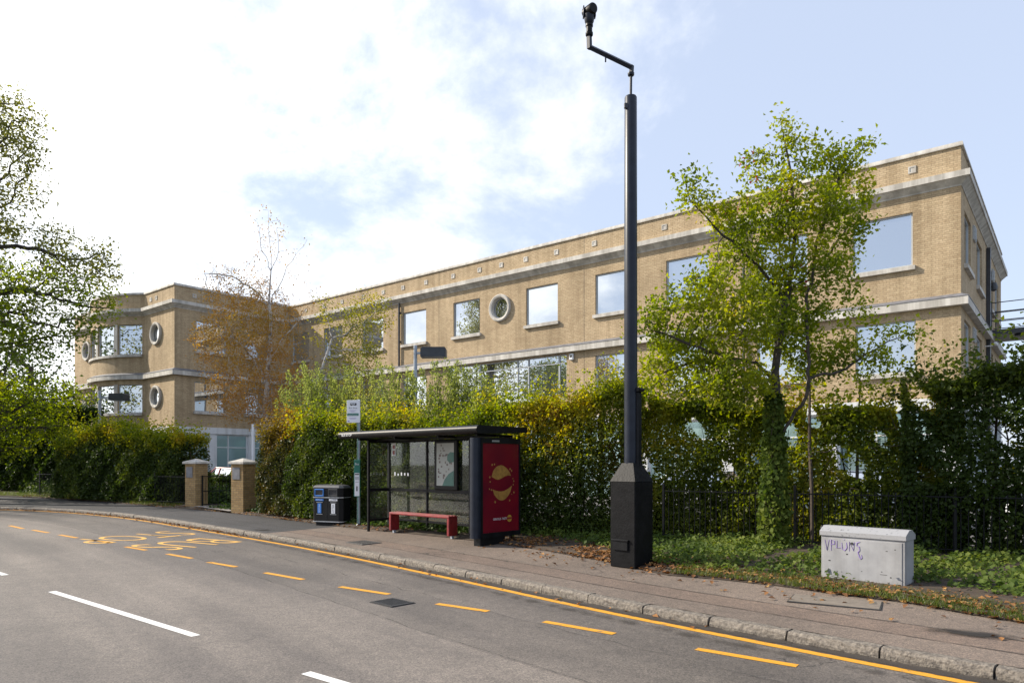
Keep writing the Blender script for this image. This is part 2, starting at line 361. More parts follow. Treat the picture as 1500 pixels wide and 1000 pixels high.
def weather(mat, lo, amount):
    nt = mat.node_tree; N = nt.nodes.new; L = nt.links.new; b = nt.nodes['Principled BSDF']; src = b.inputs['Base Color'].links[0].from_socket
    geo = N('ShaderNodeNewGeometry'); mp = N('ShaderNodeMapping'); mp.inputs['Scale'].default_value = (2.6, 2.6, .16); L(geo.outputs['Position'], mp.inputs[0])
    n = N('ShaderNodeTexNoise'); n.inputs['Scale'].default_value = 1; n.inputs['Detail'].default_value = 8; n.inputs['Roughness'].default_value = .62; L(mp.outputs[0], n.inputs[0])
    r = N('ShaderNodeValToRGB'); e = r.color_ramp.elements; e[0].position = lo; e[0].color = (amount, amount*.985, amount*.96, 1); e[1].position = lo+.2; e[1].color = (1, 1, 1, 1); L(n.outputs[0], r.inputs[0])
    mx = N('ShaderNodeMixRGB'); mx.blend_type = 'MULTIPLY'; mx.inputs[0].default_value = 1; L(src, mx.inputs[1]); L(r.outputs[0], mx.inputs[2]); L(mx.outputs[0], b.inputs['Base Color'])
weather(M['brick'], .36, .80); weather(M['stone'], .40, .66); weather(M['cab'], .38, .8); weather(M['white_frame'], .36, .8)
# ------------------------------------------------------------------ pixel rows of the survey -> metres on the ground plane
def G(px, py, z=0.0):
    y = (EYE-z)*F/(py-HZ); return Vector(((px-750)/F*y, y, z))
def AT(px, py, y): return Vector(((px-750)/F*y, y, EYE+(HZ-py)*y/F))
def V2(p): return Vector((p[0], p[1], 0))

def spline(pts, step):
    """Catmull-Rom through 2D points, resampled"""
    P = [Vector((p[0], p[1])) for p in pts]; P = [P[0]*2-P[1]]+P+[P[-1]*2-P[-2]]; out = []
    for i in range(1, len(P)-2):
        a, b, c, d = P[i-1:i+3]
        for k in range(24):
            t = k/24; out.append(.5*((2*b)+(c-a)*t+(2*a-5*b+4*c-d)*t*t+(3*b-a-3*c+d)*t**3))
    out.append(P[-2])
    res = [out[0]]; acc = 0
    for i in range(1, len(out)):
        seg = out[i]-out[i-1]; l = seg.length; pos = 0
        while acc+l-pos >= step:
            pos += step-acc; acc = 0; res.append(out[i-1]+seg*(pos/l))
        acc += l-pos
    return res
def norms(line):
    n = []
    for i in range(len(line)):
        t = (line[min(i+1, len(line)-1)]-line[max(i-1, 0)]).normalized(); n.append(Vector((t.y, -t.x)))
    return n

# kerb line from right (near) to left (far); the normal n points to the back of the pavement
KERB = [(12.3, -2.4), (7.9, 2.1), (3.84, 6.22), (2.42, 7.68), (1.2, 9.0), (-1.02, 11.6), (-4.4, 15.4), (-8.5, 19.5), (-12.6, 23.4), (-16.8, 26.4), (-20.4, 27.9), (-25, 29.0), (-32, 29.8), (-48, 30.5)]
kerb = spline(KERB, .9)
kn = norms(kerb)
# make sure the normals face away from the camera side
if kn[5].y < 0: kn = [-k for k in kn]
kerb_np = np.array([[p.x, p.y] for p in kerb]); kn_np = np.array([[p.x, p.y] for p in kn])
def kerb_dist(x, y):
    d = (kerb_np[:, 0]-x)**2+(kerb_np[:, 1]-y)**2; i = int(np.argmin(d))
    return (x-kerb_np[i, 0])*kn_np[i, 0]+(y-kerb_np[i, 1])*kn_np[i, 1]
def ground_z(x, y):
    d = kerb_dist(x, y)
    return 0.0 if d < 0 else .105+.018*min(d, 5.0)
def GP(px, py):
    z = .12
    for _ in range(4):
        p = G(px, py, z); z = ground_z(p.x, p.y)
    return Vector((p.x, p.y, z))

# ================================================================== GROUND
def structure(o): o['kind'] = 'structure'; return o
mb = MB(); mb.face([(-600, -400, -.06), (600, -400, -.06), (600, 900, -.06), (-600, 900, -.06)]); structure(mb.build('ground', pm('far_ground', (.10, .11, .06), (.06, .07, .04), .2, .95)))

road = None
mb = MB(); ext = [(p.x, p.y) for p in kerb]
n = len(ext)
for i in range(n-1):
    a, b = kerb[i], kerb[i+1]; na, nb = kn[i], kn[i+1]
    w = [0.02, 2.55, 9.6]
    for j, (w0, w1) in enumerate(zip(w[:-1], w[1:])):
        mb.cur = 0 if j == 1 else 1
        p = [a-na*w0, b-nb*w0, b-nb*w1, a-na*w1]
        mb.face([(q.x, q.y, 0) for q in p], [(i*.9, w0), (i*.9+.9, w0), (i*.9+.9, w1), (i*.9, w1)])
road = structure(mb.build('road', [M['road'], M['bay']]))
# near pavement the photographer stands on
mb = MB()
for i in range(n-1):
    a, b = kerb[i], kerb[i+1]; na, nb = kn[i], kn[i+1]
    p = [a-na*9.6, b-nb*9.6, b-nb*13, a-na*13]; mb.face([(q.x, q.y, .1) for q in p])
    mb.face([(q.x, q.y, z) for q, z in ((a-na*9.6, 0), (b-nb*9.6, 0), (b-nb*9.6, .1), (a-na*9.6, .1))])
structure(mb.build('near_pavement', M['pave']))

# kerb stones: rough granite blocks with open joints
rng = random.Random(3); mb = MB()
for i in range(n-1):
    a, b = kerb[i], kerb[i+1]; na, nb = kn[i], kn[i+1]; t = (b-a).normalized()
    g = .006+rng.random()*.008; a2 = a+t*g; b2 = b-t*g
    h = .102+rng.uniform(-.006, .008); fo = rng.uniform(-.012, .012); W = .15
    K = 7; rows = []
    for k in range(K+1):
        f = k/K; c = a2.lerp(b2, f); nn = na.lerp(nb, f)
        r = []
        for (u, z) in ((-.02, -.05), (-.02, h*.35), (-.012, h*.75), (.012, h), (.06, h+.004), (.12, h+.003), (W, h), (W, -.05)):
            j = 0 if z < 0 else 1
            q = c+nn*(u+fo+j*rng.uniform(-.007, .007)); r.append((q.x, q.y, z+j*rng.uniform(-.004, .004)))
        rows.append(r)
    for k in range(K):
        for j in range(7): mb.face([rows[k][j], rows[k+1][j], rows[k+1][j+1], rows[k][j+1]])
    mb.face(rows[0]); mb.face(rows[K][::-1])
structure(mb.build('kerb', M['kerb'], smooth=False))

# pavement: crossfall strip from the kerb to the verge
VERGE_PX = [(1500, 912), (1330, 882), (1200, 866), (1100, 851), (960, 838), (890, 822), (800, 806), (700, 791), (600, 781), (460, 766), (360, 753), (265, 744), (130, 733), (0, 726), (-160, 722), (-500, 716)]
verge = spline([(12.6, .6), (9.0, 4.0), (7.0, 5.9)]+[tuple(GP(*p)[:2]) for p in VERGE_PX], .8)
mb = MB()
def pav_pt(i, w):
    p = kerb[i]+kn[i]*w; return (p.x, p.y, .1+.018*min(w, 4.0))
for i in range(n-1):
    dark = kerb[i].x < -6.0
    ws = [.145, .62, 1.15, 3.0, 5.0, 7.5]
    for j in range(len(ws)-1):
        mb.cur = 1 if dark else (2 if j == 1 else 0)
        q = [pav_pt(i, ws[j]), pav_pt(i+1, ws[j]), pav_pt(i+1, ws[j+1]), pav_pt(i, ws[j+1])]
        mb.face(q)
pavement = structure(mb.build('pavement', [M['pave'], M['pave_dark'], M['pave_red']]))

# verge soil bed rising slightly behind the pavement's irregular edge
vn = norms(verge)
if vn[8].y < 0: vn = [-k for k in vn]
rng = random.Random(11); mb = MB(); rows = []
for i, p in enumerate(verge):
    r = []
    for u, dz in ((-.05, .004), (.12, .035), (.5, .06), (1.2, .07), (2.4, .07), (6.4, .05)):
        q = p+vn[i]*(u+rng.uniform(-.09, .09)*(u < .3)); r.append((q.x, q.y, ground_z(q.x, q.y)+dz+rng.uniform(-.008, .02)*(u > .1)))
    rows.append(r)
for i in range(len(rows)-1):
    for j in range(5): mb.face([rows[i][j], rows[i+1][j], rows[i+1][j+1], rows[i][j+1]])
structure(mb.build('verge', M['soil'], smooth=True))
# car park and lawn beyond the hedge
cpl = [verge[i]+vn[i]*3.6 for i in range(0, len(verge), 3)]
mb = MB(); mb.face([(q.x, q.y, .15) for q in cpl]+[(-75, 32, .15), (-75, 95, .15), (75, 95, .15), (75, -8, .15)])
structure(mb.build('car_park', M['carpark']))

# ---------------- road markings (sheets 4 mm above the road)
def ribbon(name, pts, w, mat, z, parent):
    m = MB()
    for a, b in zip(pts[:-1], pts[1:]):
        pass
    nn = norms(pts)
    for i in range(len(pts)-1):
        a, b = pts[i], pts[i+1]
        m.face([(q.x, q.y, z) for q in (a-nn[i]*w/2, b-nn[i+1]*w/2, b+nn[i+1]*w/2, a+nn[i]*w/2)])
    return m.build(name, mat, parent)
fine = spline(KERB, .3); fn = norms(fine)
if fn[20].y < 0: fn = [-k for k in fn]
ribbon('kerbside_line', [p-k*.27 for p, k in zip(fine, fn) if p.x > -24], .115, M['yellow'], .004, road)
def dirt_mat(name, c, lo, hi, amt):
    m_, nt, b = new_mat(name); N = nt.nodes.new; L = nt.links.new; out = [k for k in nt.nodes if k.type == 'OUTPUT_MATERIAL'][0]
    b.inputs['Base Color'].default_value = (*c, 1); b.inputs['Roughness'].default_value = .8
    uv = N('ShaderNodeUVMap'); sp = N('ShaderNodeSeparateXYZ'); L(uv.outputs[0], sp.inputs[0])
    geo = N('ShaderNodeNewGeometry'); n = N('ShaderNodeTexNoise'); n.inputs['Scale'].default_value = 3.5; n.inputs['Detail'].default_value = 10; n.inputs['Roughness'].default_value = .7; L(geo.outputs['Position'], n.inputs[0])
    ab = N('ShaderNodeMath'); ab.operation = 'ABSOLUTE'; L(sp.outputs[1], ab.inputs[0])
    ad = N('ShaderNodeMath'); ad.operation = 'MULTIPLY_ADD'; L(ab.outputs[0], ad.inputs[0]); ad.inputs[1].default_value = -.3; L(n.outputs[0], ad.inputs[2])
    mr = N('ShaderNodeMapRange'); mr.interpolation_type = 'SMOOTHSTEP'; mr.inputs['From Min'].default_value = lo; mr.inputs['From Max'].default_value = hi; mr.inputs['To Min'].default_value = 0; mr.inputs['To Max'].default_value = amt; L(ad.outputs[0], mr.inputs[0])
    tr = N('ShaderNodeBsdfTransparent'); mx = N('ShaderNodeMixShader'); L(mr.outputs[0], mx.inputs[0]); L(tr.outputs[0], mx.inputs[1]); L(b.outputs[0], mx.inputs[2]); L(mx.outputs[0], out.inputs[0]); return m_
def dirt_strip(name, off, w, z, mat, parent, wig=0.0, seed=0):
    r_ = random.Random(seed); m = MB(); A_ = []
    for p, k in zip(fine, fn):
        o = off+wig*r_.uniform(-1, 1); A_.append((p+k*(o-w/2), p+k*(o+w/2)))
    zf = (lambda q: z) if off < 0 else (lambda q: .1+.018*off+z)
    for i in range(len(A_)-1):
        q = [A_[i][0], A_[i+1][0], A_[i+1][1], A_[i][1]]; m.face([(v.x, v.y, zf(v)) for v in q], [(i*.3, -1), (i*.3+.3, -1), (i*.3+.3, 1), (i*.3, 1)])
    return m.build(name, mat, parent)
dirt_strip('gutter_dirt', -.12, .22, .009, dirt_mat('gutter_grime', (.045, .036, .028), .12, .42, .85), road)
dirt_strip('gutter_dirt', -.50, .5, .011, dirt_mat('road_grime', (.05, .042, .035), .36, .60, .55), road, 0, 9)
dirt_strip('lane_seam', -2.55, .03, .010, dirt_mat('seam_tar', (.06, .055, .05), .30, .5, .45), road, .03, 3)
dirt_strip('lane_seam', -1.35, .022, .010, dirt_mat('seam_crack', (.05, .046, .042), .34, .5, .7), road, .05, 5)
for o_ in (.62, 1.15): dirt_strip('trench_seam', o_, .025, .006, dirt_mat('trench_tar', (.04, .034, .03), .2, .4, .85), pavement, .008, 7)
DASH = [((1020, 950), (1168, 975)), ((797, 910), (900, 928)), ((640, 884), (715, 895)), ((498, 859), (570, 870)), ((388, 838.5), (444, 848.5)), ((305, 823), (346, 830)), ((245, 811), (281, 817.5)), ((184, 800.5), (214, 805.5)), ((134, 790.5), (163, 795)), ((87, 783), (113, 787.5)), ((48, 776), (71, 780)), ((14, 769.5), (34, 774))]
for a, b in DASH:
    A, B = G(*a), G(*b); t = (B-A).normalized(); nn = Vector((-t.y, t.x, 0))*.052; m = MB()
    m.face([(q.x, q.y, .004) for q in (A-nn, B-nn, B+nn, A+nn)]); m.build('bay_dash', M['yellow'], road)
for a, b in (((76, 866), (287, 931)), ((448, 985), (640, 1042)), ((-70, 818), (8, 842))):
    A, B = G(*a), G(*b); t = (B-A).normalized(); nn = Vector((-t.y, t.x, 0))*.05; m = MB()
    m.face([(q.x, q.y, .004) for q in (A-nn, B-nn, B+nn, A+nn)]); m.build('centre_dash', M['white_line'], road)
def road_word(word, x, y, wid, hei):
    c = Vector((x, y, .004)); up = Vector((.87, -.49, 0)).normalized(); rd = Vector((up.y, -up.x, 0))
    text_obj(word, 'bus_stop_lettering', M['yellow_pale'], road, c-up*hei/2, rd, up, size=hei, width=wid, align='CENTER', bold=-.012)
road_word('BUS', -7.44, 15.95, 1.85, 1.6)
road_word('STOP', -9.4, 17.4, 2.65, 1.45)

# gully grate, covers, stains
def ground_plate(name, px, py, ax, sx, sy, mat, parent, z, bars=0, label=None):
    c = GP(px, py) if z is None else G(px, py, z); ax = Vector((*ax, 0)).normalized(); ay = Vector((-ax.y, ax.x, 0)); m = MB()
    zc = c.z+.004
    if bars:
        fr = .03
        for s in (-1, 1):
            m.box((c+ax*s*(sx/2-fr/2)).to_tuple()[:2]+(zc,), (fr, sy, .02), ax); m.box((c+ay*s*(sy/2-fr/2)).to_tuple()[:2]+(zc,), (sx-2*fr-.002, fr, .02), ax)
        for k in range(bars):
            u = -sx/2+fr+(k+.5)*(sx-2*fr)/bars; m.box((c+ax*u).to_tuple()[:2]+(zc-.001,), ((sx-2*fr)/bars*.55, sy-2*fr-.002, .016), ax)
    else:
        m.box((c.x, c.y, zc), (sx, sy, .016), ax, bev=.004)
    o = m.build(name, mat, parent)
    if label: o['label'] = label
    return c, ax, ay, o
ka = (.71, -.70)
c, ax, ay, g = ground_plate('drain_grate', 575, 882.5, ka, .46, .36, M['iron'], road, 0.0, bars=9)
m = MB(); m.box((c.x, c.y, .0), (.49, .39, .012), ax); m.build('grate_pit', M['ink'], road)
ground_plate('access_cover', 533, 794.5, ka, .62, .5, pm('cover_steel', (.14, .13, .12), (.06, .055, .05), 30, .6, .6, 80), pavement, None, bars=7)
ground_plate('inspection_cover', 1223, 881, (.86, -.51), 1.0, .5, pm('cover_concrete', (.21, .175, .14), (.15, .125, .10), 7, .85, .4, 50), pavement, None)
ground_plate('cover_frame', 1223, 881, (.86, -.51), 1.03, .53, M['iron'], pavement, None)
bpy.data.objects['cover_frame'].location.z -= .005
def damp_mat():
    m_, nt, b = new_mat('damp'); N = nt.nodes.new; L = nt.links.new; out = [k for k in nt.nodes if k.type == 'OUTPUT_MATERIAL'][0]
    b.inputs['Base Color'].default_value = (.035, .03, .026, 1); b.inputs['Roughness'].default_value = .45
    uv = N('ShaderNodeUVMap'); ln_ = N('ShaderNodeVectorMath'); ln_.operation = 'LENGTH'; L(uv.outputs[0], ln_.inputs[0])
    geo = N('ShaderNodeNewGeometry'); n = N('ShaderNodeTexNoise'); n.inputs['Scale'].default_value = 6; n.inputs['Detail'].default_value = 8; n.inputs['Roughness'].default_value = .65; L(geo.outputs['Position'], n.inputs[0])
    ad = N('ShaderNodeMath'); ad.operation = 'MULTIPLY_ADD'; L(n.outputs[0], ad.inputs[0]); ad.inputs[1].default_value = 1.1; L(ln_.outputs['Value'], ad.inputs[2])
    mr = N('ShaderNodeMapRange'); mr.interpolation_type = 'SMOOTHSTEP'; mr.inputs['From Min'].default_value = .75; mr.inputs['From Max'].default_value = 1.5; mr.inputs['To Min'].default_value = .85; mr.inputs['To Max'].default_value = 0; L(ad.outputs[0], mr.inputs[0])
    tr = N('ShaderNodeBsdfTransparent'); mx = N('ShaderNodeMixShader'); L(mr.outputs[0], mx.inputs[0]); L(tr.outputs[0], mx.inputs[1]); L(b.outputs[0], mx.inputs[2]); L(mx.outputs[0], out.inputs[0]); return m_
DAMP = damp_mat()
def stain(px, py, rx, ry, ax, seed):
    c = GP(px, py); ax = Vector((*ax, 0)).normalized(); ay = Vector((-ax.y, ax.x, 0)); m = MB()
    q = [c+ax*u*rx*1.3+ay*v*ry*1.3 for u, v in ((-1, -1), (1, -1), (1, 1), (-1, 1))]
    dz = .006; m.face([(p.x, p.y, ground_z(p.x, p.y)+dz) for p in q], [(-1.3, -1.3), (1.3, -1.3), (1.3, 1.3), (-1.3, 1.3)])
    return m.build('damp_patch', DAMP, pavement)
stain(1425, 928, .55, .2, (.85, -.5), 1); stain(625, 819, .36, .11, (.9, -.4), 2); stain(385, 776, .45, .14, (.9, -.4), 5)

# ================================================================== OFFICE BUILDING
K0 = Vector((16.06, 25.0, 0)); D1 = Vector((-.778, .628, 0)); NV = Vector((-.628, -.778, 0))
def W(s, o, z): return K0+D1*s+NV*o+Vector((0, 0, z))
GZ = .12
T_TOP, CAP_B = 13.33, 13.18
COR_T, COR_F, COR_B = 12.22, 12.03, 11.80
BAND_T, BAND_B = 7.84, 7.48
U1, U0 = 11.15, 9.17
L1, L0 = 7.16, 5.22
FAS_T, FAS_B = 4.2, 3.78
bld = thing('office_building', 'long three storey tan brick office building with pale stone bands and curved bay', 'office building', W(20, -4, GZ))

arc_r = 6.21; ac = 8.25; ah = 1.45; half = math.asin(3.99/arc_r); ARC = 2*half*arc_r
def arc_pt(u):                       # u along the bow from its right end, in (s, o)
    a = -half+u/arc_r; return Vector((41.5+ac+arc_r*math.sin(a), 8.4+ah-arc_r+arc_r*math.cos(a)))
outline = [Vector(p) for p in ((0, -17), (0, 0), (41.5, 0), (41.5, 8.4), (45.76, 8.4))]+[arc_pt(ARC*k/24) for k in range(1, 24)]+[Vector((53.74, 8.4)), Vector((58, 8.4)), Vector((58, -10))]
def sweep(path, prof, closed_prof=True):
    m = MB(); N_ = len(path); rows = []
    for i, p in enumerate(path):
        d0 = (p-path[i-1]).normalized() if i else None; d1 = (path[i+1]-p).normalized() if i < N_-1 else None
        n0 = Vector((-d0.y, d0.x)) if d0 else None; n1 = Vector((-d1.y, d1.x)) if d1 else None
        if n0 is None: mt = n1
        elif n1 is None: mt = n0
        else:
            b = (n0+n1).normalized(); mt = b/max(.3, b.dot(n0))
        rows.append([W(p.x+mt.x*o, p.y+mt.y*o, z) for o, z in prof])
    L_ = len(prof)
    for i in range(N_-1):
        for j in range(L_ if closed_prof else L_-1):
            j2 = (j+1) % L_; m.face([rows[i][j2], rows[i+1][j2], rows[i+1][j], rows[i][j]])
    m.face(rows[0]); m.face(rows[-1][::-1]); return m
sweep(outline, [(-.35, CAP_B), (.07, CAP_B), (.07, CAP_B+.05), (.05, T_TOP), (-.35, T_TOP)]).build('parapet_cap', M['stone'], bld)
sweep(outline, [(-.05, COR_B-.04), (.03, COR_B-.04), (.03, COR_B), (.26, COR_F-.03), (.30, COR_F-.03), (.30, COR_T), (-.05, COR_T+.02)]).build('cornice', M['stone'], bld)
sweep(outline, [(-.05, BAND_B), (.24, BAND_B), (.24, BAND_T-.08), (-.05, BAND_T-.06)]).build('string_course', M['stone'], bld)
sweep(outline, [(-.02, BAND_T-.05), (.255, BAND_T-.075), (.255, BAND_T-.055), (.012, BAND_T+.08), (-.02, BAND_T+.08)]).build('flashing', M['lead'], bld)
gf = outline
sweep(outline, [(-.3, FAS_B), (.10, FAS_B), (.10, FAS_T), (-.3, FAS_T)]).build('ground_floor_fascia', M['white_frame'], bld)
m = MB(); m.face([tuple(W(p.x, p.y, 12.6)) for p in outline]+[tuple(W(0, -17, 12.6))]); m.build('roof', M['lead'], bld)  # unseen flat roof slab, added to block light from above

# walls: list of straight runs (a -> b in building coordinates) with rectangular and round openings
wall = MB()
def wall_seg(P, length, holes, zlo, zhi, u0=0.0, sub=None, rounds=()):
    us = {0.0, length}; zs = {zlo, zhi}
    allh = list(holes)+[(c-r, c+r, z-r, z+r) for c, z, r in rounds]
    for a, b, c, d in allh: us |= {a, b}; zs |= {c, d}
    if sub: us |= set(np.linspace(0, length, sub+1).tolist())
    us = sorted(us); zs = sorted(zs); us = [u for i, u in enumerate(us) if i == 0 or u-us[i-1] > 1e-5]
    for i in range(len(us)-1):
        for j in range(len(zs)-1):
            um, zm = (us[i]+us[i+1])/2, (zs[j]+zs[j+1])/2
            if any(a < um < b and c < zm < d for a, b, c, d in allh): continue
            q = [(us[i], zs[j]), (us[i+1], zs[j]), (us[i+1], zs[j+1]), (us[i], zs[j+1])]
            wall.face([P(u, z, 0) for u, z in q][::-1], [(u+u0, z) for u, z in q][::-1])
    D = .2
    for a, b, c, d in holes:
        e = sorted([u for u in us if a-1e-6 <= u <= b+1e-6])
        for x in (a, b): wall.face([P(x, c, 0), P(x, d, 0), P(x, d, -D), P(x, c, -D)], [(0, c), (0, d), (D, d), (D, c)])
        for x0, x1 in zip(e[:-1], e[1:]):
            for z in (c, d): wall.face([P(x0, z, 0), P(x1, z, 0), P(x1, z, -D), P(x0, z, -D)], [(x0, 0), (x1, 0), (x1, D), (x0, D)])
    for cu, cz, r in rounds:
        nseg = 32; ri = r*.99
        for k in range(nseg):
            a0, a1 = 2*math.pi*k/nseg, 2*math.pi*(k+1)/nseg
            def sq(a):
                c, s = math.cos(a), math.sin(a); q = r/max(abs(c), abs(s)); return (cu+c*q, cz+s*q)
            def ci(a): return (cu+ri*.93*math.cos(a), cz+ri*.93*math.sin(a))
            q = [sq(a0), sq(a1), ci(a1), ci(a0)]
            wall.face([P(u, z, 0) for u, z in q], [(u+u0, z) for u, z in q])
def straight(a, b):
    a = Vector(a); b = Vector(b); t = (b-a).normalized(); l = Vector((-t.y, t.x)); ln = (b-a).length
    def P(u, z, o): q = a+t*u+l*o; return W(q.x, q.y, z)
    return P, ln
def bowP(u, z, o):
    a = -half+u/arc_r; q = arc_pt(u)+Vector((math.sin(a), math.cos(a)))*o; return W(q.x, q.y, z)

def window(P, u0, u1, z0, z1, sill=True, mull=(), trans=(), pane='pane', frame='frame', fw=.06, dep=-.12, name='window', flat=None):
    m = MB()
    if flat:      # straight chord across a curved wall
        A, B = P(u0, 0, 0), P(u1, 0, 0); t = (B-A).normalized(); nn = P((u0+u1)/2, 0, 1)-P((u0+u1)/2, 0, 0); nn -= t*nn.dot(t); nn.normalize(); Lc = (B-A).length
        def Q(u, z, o): return A+t*((u-u0)/(u1-u0)*Lc)+nn*(o)+Vector((0, 0, z))
    else: Q = P
    def bar(a, b, c, d, o0=dep-.04, o1=dep+.04):
        p = [Q(a, c, o0), Q(b, c, o0), Q(b, c, o1), Q(a, c, o1), Q(a, d, o0), Q(b, d, o0), Q(b, d, o1), Q(a, d, o1)]
        for f in ((3, 2, 1, 0), (4, 5, 6, 7), (0, 1, 5, 4), (1, 2, 6, 5), (2, 3, 7, 6), (3, 0, 4, 7)): m.face([p[k] for k in f])
    bar(u0, u0+fw, z0, z1); bar(u1-fw, u1, z0, z1); bar(u0+fw, u1-fw, z0, z0+fw); bar(u0+fw, u1-fw, z1-fw, z1)
    for x in mull: bar(x-.035, x+.035, z0+fw, z1-fw, dep-.03, dep+.05)
    xs = [u0+fw]+[v for x in mull for v in (x-.035, x+.035)]+[u1-fw]
    for z in trans:
        for k in range(0, len(xs), 2): bar(xs[k], xs[k+1], z-.03, z+.03, dep-.03, dep+.045)
    w = m.build(name, M[frame], bld)
    g = MB(); g.face([Q(u1-fw*.5, z0+fw*.5, dep), Q(u0+fw*.5, z0+fw*.5, dep), Q(u0+fw*.5, z1-fw*.5, dep), Q(u1-fw*.5, z1-fw*.5, dep)]); g.build('pane', M[pane], w)
    if sill:
        s = MB(); a, b, e = u0-.09, u1+.09, 10 if flat else 1
        for k in range(e):
            x0, x1 = a+(b-a)*k/e, a+(b-a)*(k+1)/e
            p = [P(x0, z0-.17, -.12), P(x1, z0-.17, -.12), P(x1, z0-.17, .13), P(x0, z0-.17, .13), P(x0, z0+.015, -.12), P(x1, z0+.015, -.12), P(x1, z0-.015, .13), P(x0, z0-.015, .13)]
            for f in ((3, 2, 1, 0), (4, 5, 6, 7), (0, 1, 5, 4), (1, 2, 6, 5), (2, 3, 7, 6), (3, 0, 4, 7)): s.face([p[k] for k in f])
        s.build('sill', M['stone'], w)
    return w
def round_window(P, cu, cz, ro=.75, ri=.56):
    m = MB(); K = 40
    prof = [(ro, -.05), (ro, .12), (ro-.05, .15), (ri+.04, .13), (ri, .08), (ri, -.14)]
    rows = []
    for k in range(K):
        a = 2*math.pi*k/K; rows.append([P(cu+r*math.cos(a), cz+r*math.sin(a), o) for r, o in prof])
    for k in range(K):
        k2 = (k+1) % K
        for j in range(len(prof)-1): m.face([rows[k][j], rows[k][j+1], rows[k2][j+1], rows[k2][j]])
    w = m.build('round_window', M['stone'], bld, smooth=True)
    f = MB()
    for r0, r1, o in ((ri+.01, ri-.05, -.07),):
        for k in range(K):
            a0, a1 = 2*math.pi*k/K, 2*math.pi*(k+1)/K
            f.face([P(cu+r0*math.cos(a0), cz+r0*math.sin(a0), o), P(cu+r1*math.cos(a0), cz+r1*math.sin(a0), o), P(cu+r1*math.cos(a1), cz+r1*math.sin(a1), o), P(cu+r0*math.cos(a1), cz+r0*math.sin(a1), o)])
    f.build('frame', M['frame'], w)
    g = MB(); g.face([P(cu+(ri-.02)*math.cos(-2*math.pi*k/K), cz+(ri-.02)*math.sin(-2*math.pi*k/K), -.09) for k in range(K)]); g.build('pane', M['pane'], w)

WB = FAS_T-.02; WT = CAP_B+.03
# main facade
P, ln = straight((0, 0), (41.5, 0))
ups = [1.52, 5.25, 9.45, 13.28, 17.61, 22.97, 27.3, 31.2, 35.35, 39.15]; ww = 2.06
lows = [1.42, 5.25, 9.45, 13.28, 27.3, 31.2, 35.35, 39.15]
holes = [(s, s+ww, U0, U1) for s in ups]+[(s, s+ww, L0, L1) for s in lows]+[(17.06, 25.42, L0-.1, 7.42)]
wall_seg(P, ln, holes, WB, WT, 0, None, [(21.46, 10.36, .75)])
for s in ups: window(P, s, s+ww, U0, U1)
for s in lows: window(P, s, s+ww, L0, L1)
window(P, 17.06, 25.42, L0-.1, 7.42, False, (17.57, 19.57, 20.31, 23.02, 24.98), (6.98,))
round_window(P, 21.46, 10.36)
vents = MB
def vent(P, u, z):
    m = MB(); s = .13
    for a, b, c, d in ((-s, s, -s, -s+.05), (-s, s, s-.05, s), (-s, -s+.05, -s+.05, s-.05), (s-.05, s, -s+.05, s-.05)):
        p = [P(u+x, z+y, o) for o in (-.01, .03) for x, y in ((a, c), (b, c), (b, d), (a, d))]
        for f in ((4, 5, 6, 7), (0, 1, 5, 4), (1, 2, 6, 5), (2, 3, 7, 6), (3, 0, 4, 7)): m.face([p[k] for k in f])
    m.face([P(u-s+.05, z-s+.05, .012), P(u+s-.05, z-s+.05, .012), P(u+s-.05, z+s-.05, .012), P(u-s+.05, z+s-.05, .012)])
    m.build('vent', M['stone'], bld)
for u in (1.54, 3.5, 5.3, 7.4, 9.5, 11.6, 13.4, 15.4, 17.7, 19.7, 21.4, 23.0, 25.05, 27.3, 29.35, 31.2, 33.2, 35.4, 37.4, 39.5): vent(P, u, 12.72)
# thin movement joints down the brickwork
for u in (16.0, 26.2):
    m = MB()
    for z0, z1 in ((FAS_T, BAND_B), (BAND_T+.08, COR_B-.05), (COR_T+.02, CAP_B)):
        m.face([P(u-.012, z0, .004), P(u+.012, z0, .004), P(u+.012, z1, .004), P(u-.012, z1, .004)])
    m.build('movement_joint', M['mastic'], bld)
for u in (7.85, 29.6):
    m = MB(); m.tube([P(u, z, .1) for z in (GZ, COR_B-.04)], .06, 10)
    for z in (5.0, 7.2, 9.4, 11.2): m.box(P(u, z, .05), (.16, .12, .06), D1)
    m.build('downpipe', M['charcoal'], bld, smooth=True)
m = MB(); m.box(P(16.72, 7.22, .06), (.26, .12, .34), D1, bev=.04); ab = m.build('alarm_box', M['white'], bld)
m = MB(); m.box(P(16.72, 7.25, .122), (.14, .006, .12), D1); m.build('badge', M['ink'], ab)
# right side
P, ln = straight((0, -17), (0, 0)); fl = lambda t: 17-t
sw = [(.95, 2.95), (4.95, 7.1), (10.6, 12.3), (13.4, 15.4)]
holes = [(fl(b), fl(a), U0, U1) for a, b in sw]+[(fl(b), fl(a), L0, L1) for a, b in sw]
wall_seg(P, ln, holes, WB, WT, 3)
for a, b in sw:
    window(P, fl(b), fl(a), U0, U1); window(P, fl(b), fl(a), L0, L1)
for t, z in ((3.9, 11.0), (11.9, 11.0), (3.9, 6.95)):
    m = MB(); m.box(P(fl(t), z, .03), (.7, .06, .55), NV)
    for k in range(6): m.box(P(fl(t), z-.22+k*.088, .07), (.66, .03, .03), NV)
    m.build('louvre', M['frame'], bld)
m = MB(); m.box(P(fl(9.0), 6, .09), (.22, .16, 11.3), NV); m.build('downpipe', M['charcoal'], bld)
m = MB(); m.lathe(P(fl(10.2), 9.9, .18), [(.05, 0), (.15, .05), (.17, .2), (.12, .38), (.03, .42)], 16); m.build('wall_light', M['charcoal'], bld, smooth=True)
